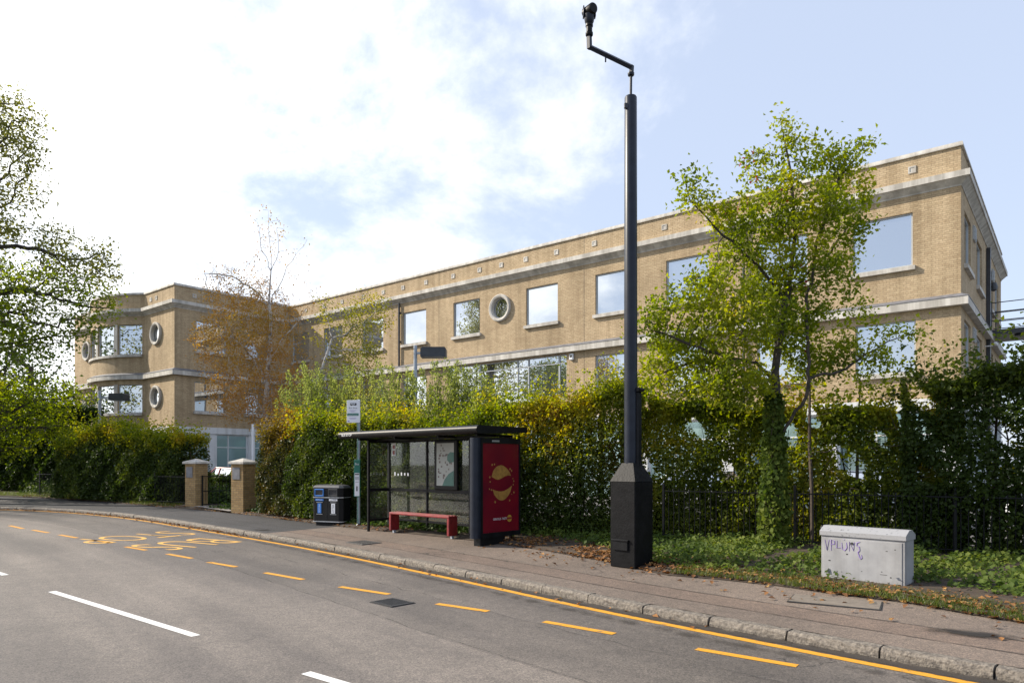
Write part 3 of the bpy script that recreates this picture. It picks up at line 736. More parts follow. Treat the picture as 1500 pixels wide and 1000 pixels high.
m = MB(); m.tube([P(fl(8.4), 7.1, 0), P(fl(8.4), 7.1, .3)], .03); m.box(P(fl(8.2), 7.14, .42), (.42, .14, .13), NV, bev=.03); m.build('wall_camera', M['white'], bld)
# raised walkway to the right
m = MB(); c = P(fl(10.7), 7.85, 2.9); m.box(c, (2.6, 5.8, .22), NV); wk = m.build('walkway', M['charcoal'], bld)
m = MB()
for t in (9.5, 11.9):
    for o in (.15, 1.6, 3.2, 4.8): m.box(P(fl(t), 8.6, o), (.05, .05, 1.3), NV)
    for z in (8.4, 8.75, 9.22): m.tube([P(fl(t), z, .05), P(fl(t), z, 5.8)], .022, 6)
m.build('handrail', M['charcoal'], wk)
m = MB(); m.lathe(P(fl(9.9), 7.66, 1.2), [(.2, 0), (.2, .07)], 16); m.build('deck_light', M['ink'], wk)
# left wing, right-hand face
P, ln = straight((41.5, 0), (41.5, 8.4)); fw_ = lambda t: 8.4-t
holes = [(fw_(3.5), fw_(1.42), U0, U1), (fw_(3.4), fw_(1.3), L0, L1), (fw_(7.0), fw_(4.9), U0, U1), (fw_(7.0), fw_(4.9), L0, L1)]
wall_seg(P, ln, holes, WB, WT, 5)
for a, b, c, d in holes: window(P, a, b, c, d)
for u in (1.6, 3.9, 6.0, 7.1): vent(P, u, 12.72)
# left wing front: flat, bow, flat
P, ln = straight((41.5, 8.4), (45.76, 8.4)); wall_seg(P, ln, [], WB, WT, 0, None, [(2.5, 10.36, .75), (2.5, 6.2, .75)]); round_window(P, 2.5, 10.36); round_window(P, 2.5, 6.2)
for u in (1.5, 2.3): vent(P, u+1.0, 12.72)
pw = 1.82; gp = .36; st = (ARC-4*pw-3*gp)/2
bh = [(st+k*(pw+gp), st+k*(pw+gp)+pw) for k in range(4)]
wall_seg(bowP, ARC, [(a, b, U0, U1+.06) for a, b in bh]+[(a, b, L0, L1) for a, b in bh], WB, WT, 2, 30)
for a, b in bh:
    window(bowP, a, b, U0, U1+.06, False, flat=True); window(bowP, a, b, L0, L1, False, flat=True)
for zb in (U0, L0):
    for k in range(3):
        m = MB(); a, b = bh[k][1], bh[k+1][0]; zt = (U1+.06 if zb == U0 else L1)
        m.prism([(-.15, 0), (.15, 0), (.15, zt-zb), (-.15, zt-zb)], bowP((a+b)/2, zb, -.03), (bowP(b, 0, 0)-bowP(a, 0, 0)).normalized(), (0, 0, 1), bowP((a+b)/2, 0, .06)-bowP((a+b)/2, 0, 0)); m.build('pier', M['stone'], bld)
    s = MB(); e = 24; u0, u1 = st-.05, ARC-st+.05
    for k in range(e):
        x0, x1 = u0+(u1-u0)*k/e, u0+(u1-u0)*(k+1)/e
        p = [bowP(x, z, o) for z, o in ((zb-.17, -.1), (zb-.17, .14), (zb-.012, .14), (zb+.01, -.1)) for x in (x0, x1)]
        for f in ((0, 1, 3, 2), (2, 3, 5, 4), (4, 5, 7, 6)): s.face([p[i] for i in f])
    s.build('bow_sill', M['stone'], bld)
for u in (1.8, 4.3, 6.6): vent(bowP, u, 12.72)
P, ln = straight((53.74, 8.4), (58, 8.4)); wall_seg(P, ln, [], WB, WT, 0, None, [(1.75, 10.36, .75), (1.75, 6.2, .75)]); round_window(P, 1.75, 10.36); round_window(P, 1.75, 6.2)
P, ln = straight((58, 8.4), (58, -10)); wall_seg(P, ln, [], WB, WT)
wall.build('wall', M['brick'], bld)
# ground floor: pale glazed bays between white columns
m = MB()
def ground_bays(a, b, w):
    P, ln = straight(a, b); k = max(1, round(ln/w)); bw = ln/k
    for i in range(k):
        x = i*bw; m = MB(); m.box(P(x+.25, (GZ+FAS_B)/2, -.12), (.5, .3, FAS_B-GZ), D1 if abs(a[1]-b[1]) < .1 else NV); m.build('ground_column', M['white_frame'], bld)
        window(P, x+.5, x+bw, GZ, FAS_B, False, (x+.5+(bw-.5)*.62,), (2.9, 1.0), 'aqua', 'white_frame', .09, -.14, 'ground_window')
ground_bays((0, 0), (41.5, 0), 4.1); ground_bays((41.5, 0), (41.5, 8.4), 2.9); ground_bays((0, -17), (0, 0), 4.2); ground_bays((41.5, 8.4), (45.76, 8.4), 2.1); ground_bays((53.74, 8.4), (58, 8.4), 2.1)
P = bowP
for k in range(4):
    x0, x1 = ARC*k/4, ARC*(k+1)/4; window(bowP, x0, x1, GZ, FAS_B, False, (), (2.9, 1.0), 'aqua', 'white_frame', .09, -.14, 'ground_window', flat=True)
# ================================================================== PLANTS
def tree_mesh_np(name, verts, faces_flat, loop_tot, mat, parent, smooth=False):
    me = bpy.data.meshes.new(name); off = origin(parent); v = np.asarray(verts, dtype=np.float32)-np.array(off, dtype=np.float32)
    me.vertices.add(len(v)); me.vertices.foreach_set('co', v.ravel())
    nl = len(faces_flat); me.loops.add(nl); me.loops.foreach_set('vertex_index', np.asarray(faces_flat, dtype=np.int32))
    nf = len(loop_tot); me.polygons.add(nf); st_ = np.concatenate([[0], np.cumsum(loop_tot)[:-1]]).astype(np.int32)
    me.polygons.foreach_set('loop_start', st_)
    try: me.polygons.foreach_set('loop_total', np.asarray(loop_tot, dtype=np.int32))
    except Exception: pass
    if smooth: me.polygons.foreach_set('use_smooth', [True]*nf)
    me.materials.append(mat); me.update(calc_edges=True); me.validate()
    o = bpy.data.objects.new(name, me); col.objects.link(o); o.parent = parent; return o
def unit(a): return a/np.maximum(np.linalg.norm(a, axis=1, keepdims=True), 1e-6)
def leaf_cloud(name, pts, size, mat, parent, seed=0, aspect=.62, bias=(0, 0, .55), fold=.18, var=.35, tang=None):
    """one small folded blade per point"""
    r = np.random.default_rng(seed); pts = np.asarray(pts); n = len(pts)
    nv = unit(unit(r.normal(size=(n, 3)))+np.array(bias)); t = r.normal(size=(n, 3))
    if tang is not None: t = t*.6+np.array(tang)
    t = unit(t-nv*np.sum(t*nv, 1, keepdims=True)); b = np.cross(nv, t)
    L_ = size*(1+var*r.uniform(-1, 1, (n, 1))); w = L_*aspect*.5
    mid = pts+t*L_*.05
    V = np.stack([pts-t*L_*.5, mid+b*w+nv*L_*fold*.5, pts+t*L_*.5-nv*L_*.12, mid-b*w+nv*L_*fold*.5], 1).reshape(-1, 3)
    i = np.arange(n)[:, None]*4; fl = np.concatenate([i, i+1, i+2, i, i+2, i+3], 1).ravel()
    return tree_mesh_np(name, V, fl, np.full(2*n, 3), mat, parent)

def grow(trunk, attract, step, infl, kill, iters, seed=0, up=.06):
    """space colonisation: branches reach for the points of the crown volume"""
    r = np.random.default_rng(seed)
    polys = trunk if isinstance(trunk[0], list) else [trunk]; trunk = polys[0]
    nodes = [np.array(trunk[0], float)]; par = [-1]
    for a, b in zip(trunk[:-1], trunk[1:]):
        a = np.array(a, float); b = np.array(b, float); k = max(1, int(np.linalg.norm(b-a)/step))
        for j in range(1, k+1): nodes.append(a+(b-a)*j/k); par.append(len(nodes)-2)
    n0 = len(nodes)
    for pl_ in polys[1:]:
        c = int(np.linalg.norm(np.array(nodes)-np.array(pl_[0], float), axis=1).argmin()); a = nodes[c]
        for b in pl_[1:]:
            b = np.array(b, float); k = max(1, int(np.linalg.norm(b-a)/step))
            for j in range(1, k+1): nodes.append(a+(b-a)*j/k+r.normal(size=3)*step*.12); par.append(c); c = len(nodes)-1
            a = b
    grow.n0 = n0
    A = np.asarray(attract, float); alive = np.ones(len(A), bool)
    P_ = np.array(nodes); d = np.linalg.norm(A[:, None]-P_[None], axis=2); near = d.argmin(1); dm = d.min(1)
    for it in range(iters):
        act = alive & (dm < infl)
        if not act.any(): break
        acc = {}
        dv = unit(A[act]-np.array(nodes)[near[act]])
        for k, v in zip(near[act], dv): acc[k] = acc.get(k, 0)+v
        new = []
        for k, v in acc.items():
            v = v/max(np.linalg.norm(v), 1e-6)+r.normal(size=3)*.22+np.array([0, 0, up]); v /= np.linalg.norm(v)
            new.append(nodes[k]+v*step); par.append(k)
        i0 = len(nodes); nodes += new; Q = np.array(new)
        d = np.linalg.norm(A[:, None]-Q[None], axis=2); j = d.argmin(1); dn = d[np.arange(len(A)), j]
        up_ = dn < dm; near[up_] = j[up_]+i0; dm = np.minimum(dm, dn); alive &= dm > kill
        if len(nodes) > 5200: break
    return np.array(nodes), np.array(par)
def radii(par, tip, base, e=1.9):
    n = len(par); s = np.zeros(n); ch = np.zeros(n, int)
    for p in par[1:]: ch[p] += 1
    r = np.zeros(n)
    for i in range(n-1, -1, -1):
        if ch[i] == 0: s[i] = tip**e
        r[i] = s[i]**(1/e)
        if par[i] >= 0: s[par[i]] += s[i]
    k = base/r[0]; return tip+(r-tip)*max(.1, (base-tip)/max(1e-6, r[0]-tip)), ch
def limbs(name, nodes, par, rad, mat, parent, n=6, thin=0.0):
    kids = {}
    for i, p in enumerate(par):
        if p >= 0: kids.setdefault(p, []).append(i)
    m = MB(); stack = [(0, None)]
    while stack:
        i, pre = stack.pop(); chain = [pre] if pre is not None else []; c = i
        while True:
            chain.append(c); k = kids.get(c, [])
            if not k: break
            k = sorted(k, key=lambda q: -rad[q])
            for q in k[1:]: stack.append((q, c))
            c = k[0]
        rr = [rad[q] for q in chain]
        if pre is not None: rr[0] = min(rad[pre], rr[1]*1.25)
        if len(chain) > 1 and max(rr) > thin: m.tube([nodes[q] for q in chain], rr, n if max(rr) > .03 else 4, cap=False)
    return m.build(name, mat, parent, smooth=True)
def blob_points(blobs, n, seed, holes=.0):
    """points filling the ellipsoids (centre, radii), patchy so the crown has gaps"""
    r = np.random.default_rng(seed); vol = np.array([b[1][0]*b[1][1]*b[1][2]*(b[2] if len(b) > 2 else 1) for b in blobs]); vol /= vol.sum(); out = []
    for b, k in zip(blobs, (vol*n).astype(int)+1):
        q = unit(r.normal(size=(k, 3)))*r.uniform(0, 1, (k, 1))**(1/2.4); out.append(np.array(b[0])+q*np.array(b[1]))
    return np.concatenate(out)
def PB(px, py, rx, ry, y, dy=0.0, dens=1.0, depth=None):
    """ellipsoid of foliage surveyed at distance y: centre and half sizes in metres"""
    k = (y+dy)/F; c = AT(px, py, y+dy); return (tuple(c), (rx*k, depth if depth else rx*k*.85, ry*k), dens)
def tree(name, label, base, trunk, blobs, npts, leaf, lmat, bmat, seed, base_r, group=None, step=.28, infl=2.2, kill=.42, per=7, spread=.17, tip=.006, thin_r=.022, cat='tree', thin=0.0, up=.06, extra=None, keep=None, aspect=.62, bias=(0, 0, .55)):
    t = thing(name, label, cat, base, group)
    A = blob_points(blobs, npts, seed)
    nodes, par = grow(trunk, A, step, infl, kill, 70, seed, up); rad, ch = radii(par, tip, base_r)
    if isinstance(trunk[0], list): rad[grow.n0:] = np.where(rad[grow.n0:] > .024, .024+(rad[grow.n0:]-.024)*.28, rad[grow.n0:])
    limbs('trunk', nodes, par, rad, bmat, t, 7, thin)
    r = np.random.default_rng(seed+1); tw = np.where(rad < thin_r)[0]; tw = tw[nodes[tw][:, 2] > base[2]+.8]
    pts = nodes[np.repeat(tw, per)]+r.normal(size=(len(tw)*per, 3))*spread
    if keep: pts = pts[r.uniform(size=len(pts)) < keep(pts)]
    leaf_cloud('crown', pts, leaf, lmat, t, seed+2, aspect, bias)
    if extra: extra(t, nodes, rad, tw, r)
    return t

G_DK, G_MD, G_LT, YEL, ORA, BRN, RED_ = (.022, .040, .010), (.055, .095, .016), (.13, .17, .028), (.33, .27, .03), (.30, .14, .03), (.13, .07, .03), (.30, .03, .03)
M['leaf_maple'] = leaf_mat('leaf_yellow_green', [(0, (.06, .085, .013)), (.3, (.125, .165, .018)), (.6, (.235, .265, .028)), (.9, (.34, .32, .038)), (1, (.33, .22, .045))], .9, .55, .45, .35, .2)
M['leaf_red'] = leaf_mat('leaf_red', [(0, (.20, .02, .03)), (1, (.34, .06, .04))], 2, .45)
M['leaf_olive'] = leaf_mat('leaf_olive', [(0, (.085, .09, .028)), (.5, (.16, .165, .04)), (1, (.26, .235, .06))], .3, .6, .5, .35, .2)
M['leaf_bright'] = leaf_mat('leaf_bright', [(0, (.06, .09, .014)), (.45, (.14, .18, .022)), (.8, (.23, .25, .032)), (1, (.31, .29, .045))], .35, .6, .5, .35, .2)
M['leaf_dark'] = leaf_mat('leaf_dark', [(0, (.02, .034, .009)), (.6, (.045, .072, .014)), (1, (.085, .11, .02))], .4, .4, .5, .35, .2)
M['leaf_hedge'] = leaf_mat('leaf_hedge', [(0, (.02, .034, .009)), (.45, (.045, .069, .013)), (.75, (.09, .115, .018)), (.93, (.12, .095, .02)), (1, (.12, .065, .02))], .55, .35, .5, .34, .2)
M['leaf_turn'] = leaf_mat('leaf_turning', [(0, (.06, .09, .014)), (.35, (.14, .18, .02)), (.62, (.28, .28, .03)), (.86, (.40, .32, .035)), (.96, (.30, .16, .03)), (1, (.16, .08, .03))], .8, .55, .45, .38, .2)
M['leaf_brown'] = leaf_mat('leaf_brown_hedge', [(0, (.02, .028, .008)), (.45, (.045, .055, .013)), (.7, (.095, .075, .018)), (.88, (.16, .085, .02)), (1, (.10, .05, .018))], .7, .3, .5, .36, .2)
M['leaf_rust'] = leaf_mat('leaf_rust', [(0, (.06, .06, .014)), (.4, (.15, .11, .022)), (.7, (.24, .15, .03)), (1, (.26, .11, .03))], .8, .45, .5, .4, .2)
M['leaf_thin'] = leaf_mat('leaf_thin_hedge', [(0, (.035, .052, .011)), (.4, (.09, .12, .018)), (.7, (.19, .21, .028)), (.9, (.30, .26, .035)), (1, (.24, .12, .03))], .7, .5, .5, .4, .2)
M['leaf_shoot'] = leaf_mat('leaf_shoot', [(0, (.10, .13, .035)), (.5, (.19, .22, .065)), (.85, (.28, .30, .09)), (1, (.36, .32, .08))], .8, .6, .5, .4, .2)
M['leaf_birch'] = leaf_mat('leaf_birch', [(0, (.22, .19, .05)), (.3, (.30, .19, .05)), (.7, (.34, .19, .06)), (1, (.26, .13, .05))], .35, .5)
M['leaf_yellowbirch'] = leaf_mat('leaf_pale_birch', [(0, (.13, .15, .025)), (.5, (.24, .22, .035)), (1, (.34, .27, .05))], .6, .5)
M['leaf_ivy'] = leaf_mat('leaf_ivy', [(0, (.022, .042, .012)), (.5, (.05, .085, .018)), (1, (.13, .17, .035))], 1.2, .3, .6, .5, .15)
M['leaf_groundivy'] = leaf_mat('leaf_ground_ivy', [(0, (.035, .06, .014)), (.5, (.08, .12, .022)), (1, (.18, .21, .04))], 1.2, .35, .6, .5, .15)
M['leaf_fallen'] = leaf_mat('leaf_fallen', [(0, (.07, .035, .02)), (.4, (.19, .085, .03)), (.75, (.30, .14, .045)), (1, (.36, .22, .07))], 1.5, .1, .6, .7)
M['grass'] = leaf_mat('grass_blade', [(0, (.05, .075, .015)), (.6, (.10, .13, .025)), (1, (.2, .18, .05))], .8, .4)

# ---- hedges
def hedge(name, label, line, hfun, width, dens, leaf, mat, seed, top_mat=None, top_frac=.24, z0=.1, jag=.28, wobble=.07, cat='hedge', stems=1.3, gap=0.0):
    c0 = line[len(line)//2]; t = thing(name, label, cat, (c0[0], c0[1], ground_z(*c0[:2])))
    ln = spline(line, .25); nn = norms(ln)
    if nn[len(nn)//2].y < 0: nn = [-k for k in nn]
    S = np.array([[p.x, p.y] for p in ln]); Nn = np.array([[p.x, p.y] for p in nn]); Lg = .25*len(ln)
    r = np.random.default_rng(seed); n = int(Lg*dens)
    k = r.uniform(0, len(ln)-1.001, n); i = k.astype(int); f = (k-i)[:, None]; P_ = S[i]*(1-f)+S[i+1]*f; Q = Nn[i]
    H = np.array([hfun(x) for x in k/len(ln)])
    ph = r.uniform(0, 6.28, 8)
    s = k*.25
    wob = .5*np.sin(s*1.9+ph[0])+.35*np.sin(s*4.3+ph[1])+.3*np.sin(s*8.1+ph[2])
    H = H*(1+wobble*wob)+r.normal(0, .07, n)
    zf = r.uniform(0, 1, n)**.85; z = z0+(H-z0)*zf
    bul = .5+.3*np.sin(s*2.7+ph[3])*np.sin(z*2.9+ph[4])+.2*np.sin(s*6.3+ph[5])*np.sin(z*6.7+ph[7])
    half_ = width*.5*(1-.35*zf**4)*(.74+.42*bul)
    side = np.where(r.uniform(size=n) < .62, -1, np.where(r.uniform(size=n) < .5, 1, 0))
    u = np.where(side == 0, r.uniform(-1, 1, n), side*(1-np.abs(r.normal(0, .2, n))))*half_
    topm = r.uniform(size=n) < .22; z = np.where(topm, H-np.abs(r.normal(0, .16, n)), z); u = np.where(topm, r.uniform(-1, 1, n)*half_, u)
    shoots = r.uniform(size=n) < .05; z = np.where(shoots, H+np.abs(r.normal(0, jag, n)), z)
    X = P_+Q*u[:, None]; zg = np.array([ground_z(*S[a]) for a in range(0, len(S), 4)]); zb = zg[np.minimum(i//4, len(zg)-1)]
    pts = np.column_stack([X, z+zb])
    if gap:
        keep = (np.sin(s*3.1+ph[5])*np.sin(z*4.1+ph[6])+.6*np.sin(s*7.7+z*5.3)) > -1.2+gap*1.6+.42*((z > 1.5) & (s > Lg*.5))-.9*(z < 1.3); keepm = keep; pts = pts[keep]; zf = zf[keep]; z = z[keep]; H = H[keep]
    if top_mat:
        tf = top_frac(s[keepm] if gap else s, Lg) if callable(top_frac) else top_frac; w = (H-z) < tf*H*(1+r.normal(0, .38, len(z))); leaf_cloud('turning_leaves', pts[w], leaf, top_mat, t, seed+5, .66, (-.2, -.3, .5)); pts = pts[~w]
    leaf_cloud('foliage', pts, leaf, mat, t, seed+6, .66, (-.2, -.35, .45))
    nc = int(Lg*260); k = r.uniform(0, len(ln)-1.001, nc); i = k.astype(int); H = np.array([hfun(x) for x in k/len(ln)])*.86; z = r.uniform(.05, 1, nc)*(np.minimum(H, 1.25) if gap else H)
    X = S[i]+Nn[i]*(r.uniform(-.24, .24, nc)*width)[:, None]; leaf_cloud('inner_foliage', np.column_stack([X, z+zg[np.minimum(i//4, len(zg)-1)]]), .20, mat, t, seed+8, .8, (-.3, -.5, .1))
    rr = random.Random(seed); d = .3
    while d < Lg-.3:
        j = min(len(ln)-1, int(d/.25)); p = ln[j]; h = hfun(j/len(ln))*.85; g = ground_z(p.x, p.y); m = MB()
        pts_ = [(p.x+rr.uniform(-.1, .1), p.y+rr.uniform(-.1, .1), g-.05)]
        for q in range(1, 5): pts_.append((pts_[-1][0]+rr.uniform(-.12, .12), pts_[-1][1]+rr.uniform(-.12, .12), g+h*q/4))
        m.tube(pts_, [.028, .024, .02, .014, .006], 5)
        for q in range(5):
            a = rr.uniform(0, 6.28); b0 = Vector(pts_[rr.randint(1, 3)]); b1 = b0+Vector((math.cos(a)*.35, math.sin(a)*.35, .35)); m.tube([b0, b1, b1+Vector((rr.uniform(-.2, .2), rr.uniform(-.2, .2), .3))], [.012, .009, .004], 4)
        m.build('stem', M['twig'], t, smooth=True); d += stems*rr.uniform(.7, 1.3)
    return t
hedge('beech_hedge', 'long dark green hedge with yellow autumn top behind the bus shelter', [(-6.4, 21.6), (-5.2, 20.6), (-2.5, 18.95), (.8, 16.35), (3.0, 15.65)], lambda f: 2.75+.12*math.sin(f*9)+.45*max(0, f-.55)/.45, 1.5, 10500, .074, M['leaf_hedge'], 21, M['leaf_turn'], lambda s, L_: .07+.27*np.clip((s/L_-.42)/.3, 0, 1))
hedge('beech_hedge', 'rust tinged dark hedge beside the white post, left of the litter bin', [(-7.75, 22.75), (-7.1, 22.2), (-6.5, 21.75), (-5.6, 21.1)], lambda f: 2.75-.5*max(0, .35-f), 1.4, 10500, .074, M['leaf_brown'], 33, M['leaf_rust'], .16)
hedge('thin_hedge', 'thin see-through hedge with gaps behind the ivy covered tree', [(2.8, 15.8), (5.0, 14.75), (7.2, 13.5), (8.4, 12.7)], lambda f: 3.0-.5*f, 1.2, 9800, .078, M['leaf_thin'], 45, M['leaf_turn'], .33, jag=.45, stems=.6, gap=.2, wobble=.035)
hedge('laurel_hedge', 'tall dark green dense hedge at the right end, behind the grey cabinet', [(7.3, 13.1), (8.5, 12.4), (10.0, 11.6), (13, 9.8)], lambda f: 3.3-.12*math.sin(f*11)-.9*max(0, .22-f), 1.5, 8500, .085, M['leaf_dark'], 51, M['leaf_thin'], .10, jag=.35, gap=.2, wobble=.04)
hedge('mixed_hedge', 'mottled green and brown hedge left of the brick gate pillars', [(-12.9, 28.4), (-14.5, 29.3), (-17.0, 30.6), (-20.5, 32.4)], lambda f: 2.95-.25*math.sin(f*8)-.5*max(0, f-.6), 1.8, 6000, .11, M['leaf_hedge'], 61, M['leaf_turn'], .17)
hedge('laurel_hedge', 'tall dark evergreen hedge filling the far left behind the railings', [(-23, 38), (-28, 40), (-36, 43)], lambda f: 4.6, 2.2, 4500, .17, M['leaf_dark'], 75, jag=.5)
hedge('low_hedge', 'low clipped green hedge showing through the entrance gate', [(-16.5, 34.0), (-13.5, 32.6), (-10.5, 30.9)], lambda f: 1.0, .9, 1600, .12, M['leaf_dark'], 71, jag=.05)

# ---- tall feathery shrubs rising behind the hedge
def shrub(label, x, y, h, spread, n, leaf, mat, seed, group='feathery shrubs rising behind the long hedge', z0=1.6, per=130):
    g = ground_z(x, y); t = thing('tall_shrub', label, 'shrub', (x, y, g), group); r = np.random.default_rng(seed); m = MB(); L_ = []
    for k in range(n):
        a = r.uniform(0, 6.28); d = r.uniform(.2, 1)*spread; hh = h*r.uniform(.72, 1.04); p = [np.array([x+r.normal(0, .1), y+r.normal(0, .1), g])]
        for q in range(1, 7):
            f = q/6; p.append(np.array([x+math.cos(a)*d*f**1.3+r.normal(0, .05), y+math.sin(a)*d*f**1.3+r.normal(0, .05), g+hh*f]))
        m.tube(p, [.016, .014, .012, .01, .008, .006, .003], 4); P_ = np.array(p)
        f = r.uniform(z0/h, 1.02, per)*6; i = np.minimum(f.astype(int), 5); w = (f-i)[:, None]
        L_.append(P_[i]*(1-w)+P_[i+1]*w+r.normal(size=(per, 3))*np.array([.13, .13, .09])*(1.15-.8*(f/6))[:, None])
    m.build('stem', M['twig'], t, smooth=True); leaf_cloud('foliage', np.concatenate(L_), leaf, mat, t, seed+1, .42, (0, 0, .2), tang=(0, 0, .9))
    return t
SH = [(-6.95, 23.6, 4.65, 'leftmost feathery green shrub, beside the leaning birch'), (-6.0, 22.9, 4.75, 'feathery green shrub behind the bus stop flag, second from left'), (-4.6, 21.9, 4.6, 'feathery green shrub just right of the bus stop flag'), (-3.2, 20.9, 4.45, 'feathery green shrub in front of the box headed car park lamp'), (-1.9, 19.9, 4.35, 'feathery green shrub under the left part of the wide office window'), (-.8, 19.1, 4.1, 'rightmost feathery green shrub, above the shelter roof end')]
for k, (x, y, h, lb) in enumerate(SH): shrub(lb, x, y, h, 1.05, 30, .085, M['leaf_shoot'], 300+k, per=330)
shrub('short yellow green shoots left of the camera mast, above the yellow hedge', 1.1, 17.2, 3.6, .5, 7, .08, M['leaf_turn'], 330, None, 1.6, 60)

# ---- the street tree with ivy
TB = Vector((4.95, 13.2, 0)); TB.z = ground_z(TB.x, TB.y)+.04
Y0 = 13.2
def tpt(px, py, dy=0): return tuple(AT(px, py, Y0+dy))
blobs = [PB(*q[:4], Y0, *q[4:]) for q in (
    (1160, 212, 34, 34), (1215, 240, 46, 40, .2), (1108, 335, 55, 42, .3, .6), (1125, 275, 42, 40, -.2, .45), (1240, 330, 42, 40, 0, .8), (1252, 285, 32, 55, .3, .9), (1195, 300, 52, 42, -.3), (1140, 300, 42, 50, .2, .35), (1262, 222, 22, 20, .1), (1095, 252, 18, 34, .2, .5),
    (1020, 290, 34, 28, -.3), (1008, 252, 18, 18, -.3), (1065, 322, 38, 24, 0), (1085, 380, 55, 36, .2), (1040, 430, 58, 42, -.3), (990, 462, 55, 38, -.1), (940, 475, 26, 22, -.1), (1085, 470, 70, 48, -.5), (1010, 520, 68, 42, .3),
    (1125, 410, 45, 38, .5, .8), (1185, 385, 52, 42, -.3, .9), (1232, 370, 32, 34, .2), (1240, 440, 30, 40, 0, .6), (1150, 480, 45, 45, .5, .8), (1060, 562, 75, 36, -.3, .9), (970, 560, 42, 36, .2, .8),
    (1190, 520, 40, 36, .3, .5), (1262, 512, 42, 24, -.1, .9), (1322, 488, 28, 15, -.1), (1290, 545, 30, 18, .2, .7))]
trunk = [[tuple(TB), tpt(1139, 700), tpt(1138, 620), tpt(1135, 545), tpt(1147, 452, .1), tpt(1155, 427, .1), tpt(1165, 340, .1), tpt(1158, 250), tpt(1143, 175)],
         [tpt(1136, 560), tpt(1108, 532, -.2), tpt(1060, 520, -.4), tpt(1000, 500, -.3), tpt(950, 478, -.2)], [tpt(1137, 590), tpt(1104, 555, .2), tpt(1022, 526, .4), tpt(965, 548, .3)],
         [tpt(1150, 440), tpt(1110, 390, .1), tpt(1060, 345, 0), tpt(1010, 295, -.3), tpt(1000, 262, -.3)], [tpt(1140, 650), tpt(1187, 570, -.3), tpt(1181, 452, -.3), tpt(1198, 345, -.2), tpt(1230, 260, .1), tpt(1262, 222, .1)],
         [tpt(1186, 560, -.3), tpt(1240, 540, -.2), tpt(1290, 505, -.1), tpt(1335, 490, -.1)], [tpt(1160, 420), tpt(1215, 370, .2), tpt(1258, 310, .3)]]
def red_tufts(t, nodes, rad, tw, r):
    P_ = []
    for px, py, k in ((1092, 228, 14), (1100, 262, 9), (1067, 290, 8), (1165, 405, 26), (1178, 410, 10), (1200, 520, 7), (1010, 395, 6), (1122, 282, 8)):
        c = np.array(tpt(px, py)); q = nodes[tw]; d = np.hypot((q[:, 0]/q[:, 1]-c[0]/c[1])*c[1], ((q[:, 2]-EYE)/q[:, 1]-(c[2]-EYE)/c[1])*c[1]); w = q[d < .32]
        if len(w): P_.append(w[r.integers(0, len(w), k)]+r.normal(size=(k, 3))*.06)
    leaf_cloud('red_leaves', np.concatenate(P_), .075, M['leaf_red'], t, 77, .66)
tree('street_tree', 'yellow green maple-leaved tree with a few red leaves growing behind the pavement', TB, trunk, blobs, 2600, .082, M['leaf_maple'], M['bark'], 5, .115, step=.15, infl=5, kill=.23, per=32, spread=.11, tip=.004, thin_r=.0074, extra=red_tufts, thin=.0)
iv = thing('climbing_ivy', 'green ivy wrapped thickly round the trunk of the street tree', 'ivy', TB)
r = np.random.default_rng(9); nI = 4200; zz = r.uniform(0, 2.9, nI)**1.0; aa = r.uniform(0, 6.28, nI); rr_ = .135+.09*np.clip(1.3-zz/1.6, 0, 1)*(.7+.3*np.sin(aa*2+zz*3))+np.abs(r.normal(0, .045, nI)); rr_ *= np.where(zz > 2.1, .85, 1)
ivp = np.column_stack([TB.x+np.cos(aa)*rr_+(.0)*zz, TB.y+np.sin(aa)*rr_, TB.z+zz])
leaf_cloud('foliage', ivp, .085, M['leaf_groundivy'], iv, 10, .9, (-.5, -.6, .2), tang=(0, 0, -.8))
m = MB()
for k in range(5): m.tube([(TB.x+math.cos(k*1.25+q*.3)*.15, TB.y+math.sin(k*1.25+q*.3)*.15, TB.z+q*.42) for q in range(7)], [.016]*5+[.01, .006], 5)
m.build('stem', M['twig'], iv, smooth=True)

# ---- saplings in the thin hedge on the right
def sapling(label, px, y, ptop, lean, seed, nb, mat, per=5):
    b = AT(px, 700, y); b.z = ground_z(b.x, b.y); k = y/F
    tr = [tuple(b), (b.x+lean*.3, b.y, b.z+1.2), (b.x+lean*.7, b.y+.05, b.z+2.0), tuple(AT(px+lean/k, ptop, y))]
    bl = [PB(px+lean/k, ptop+25, 45, 45, y), PB(px-30, ptop+85, 48, 45, y, .2), PB(px+38, ptop+105, 48, 45, y, -.2), PB(px, ptop+150, 60, 35, y, 0, .6)]
    return tree('sapling', label, b, tr, bl, nb, .095, mat, M['twig'], seed, .035, 'saplings along the railings', step=.16, infl=1.4, kill=.26, per=per, spread=.1, tip=.004, thin_r=.008, cat='sapling')
sapling('thin dark stemmed sapling just right of the ivy covered trunk', 1190, 13.6, 500, -.05, 81, 150, M['leaf_maple'])
sapling('sapling with pale green leaves above the left end of the grey cabinet', 1253, 13.5, 545, .1, 83, 170, M['leaf_maple'])
sapling('thin sapling between the camera mast and the ivy covered tree', 1090, 14.6, 590, -.1, 85, 130, M['leaf_turn'])
sapling('sapling at the left edge of the dark right hedge', 1325, 12.9, 560, .05, 87, 170, M['leaf_dark'], 6)
sapling('yellowing sapling near the right edge, its forked stem above the dark hedge', 1455, 12.6, 560, .1, 89, 130, M['leaf_turn'])

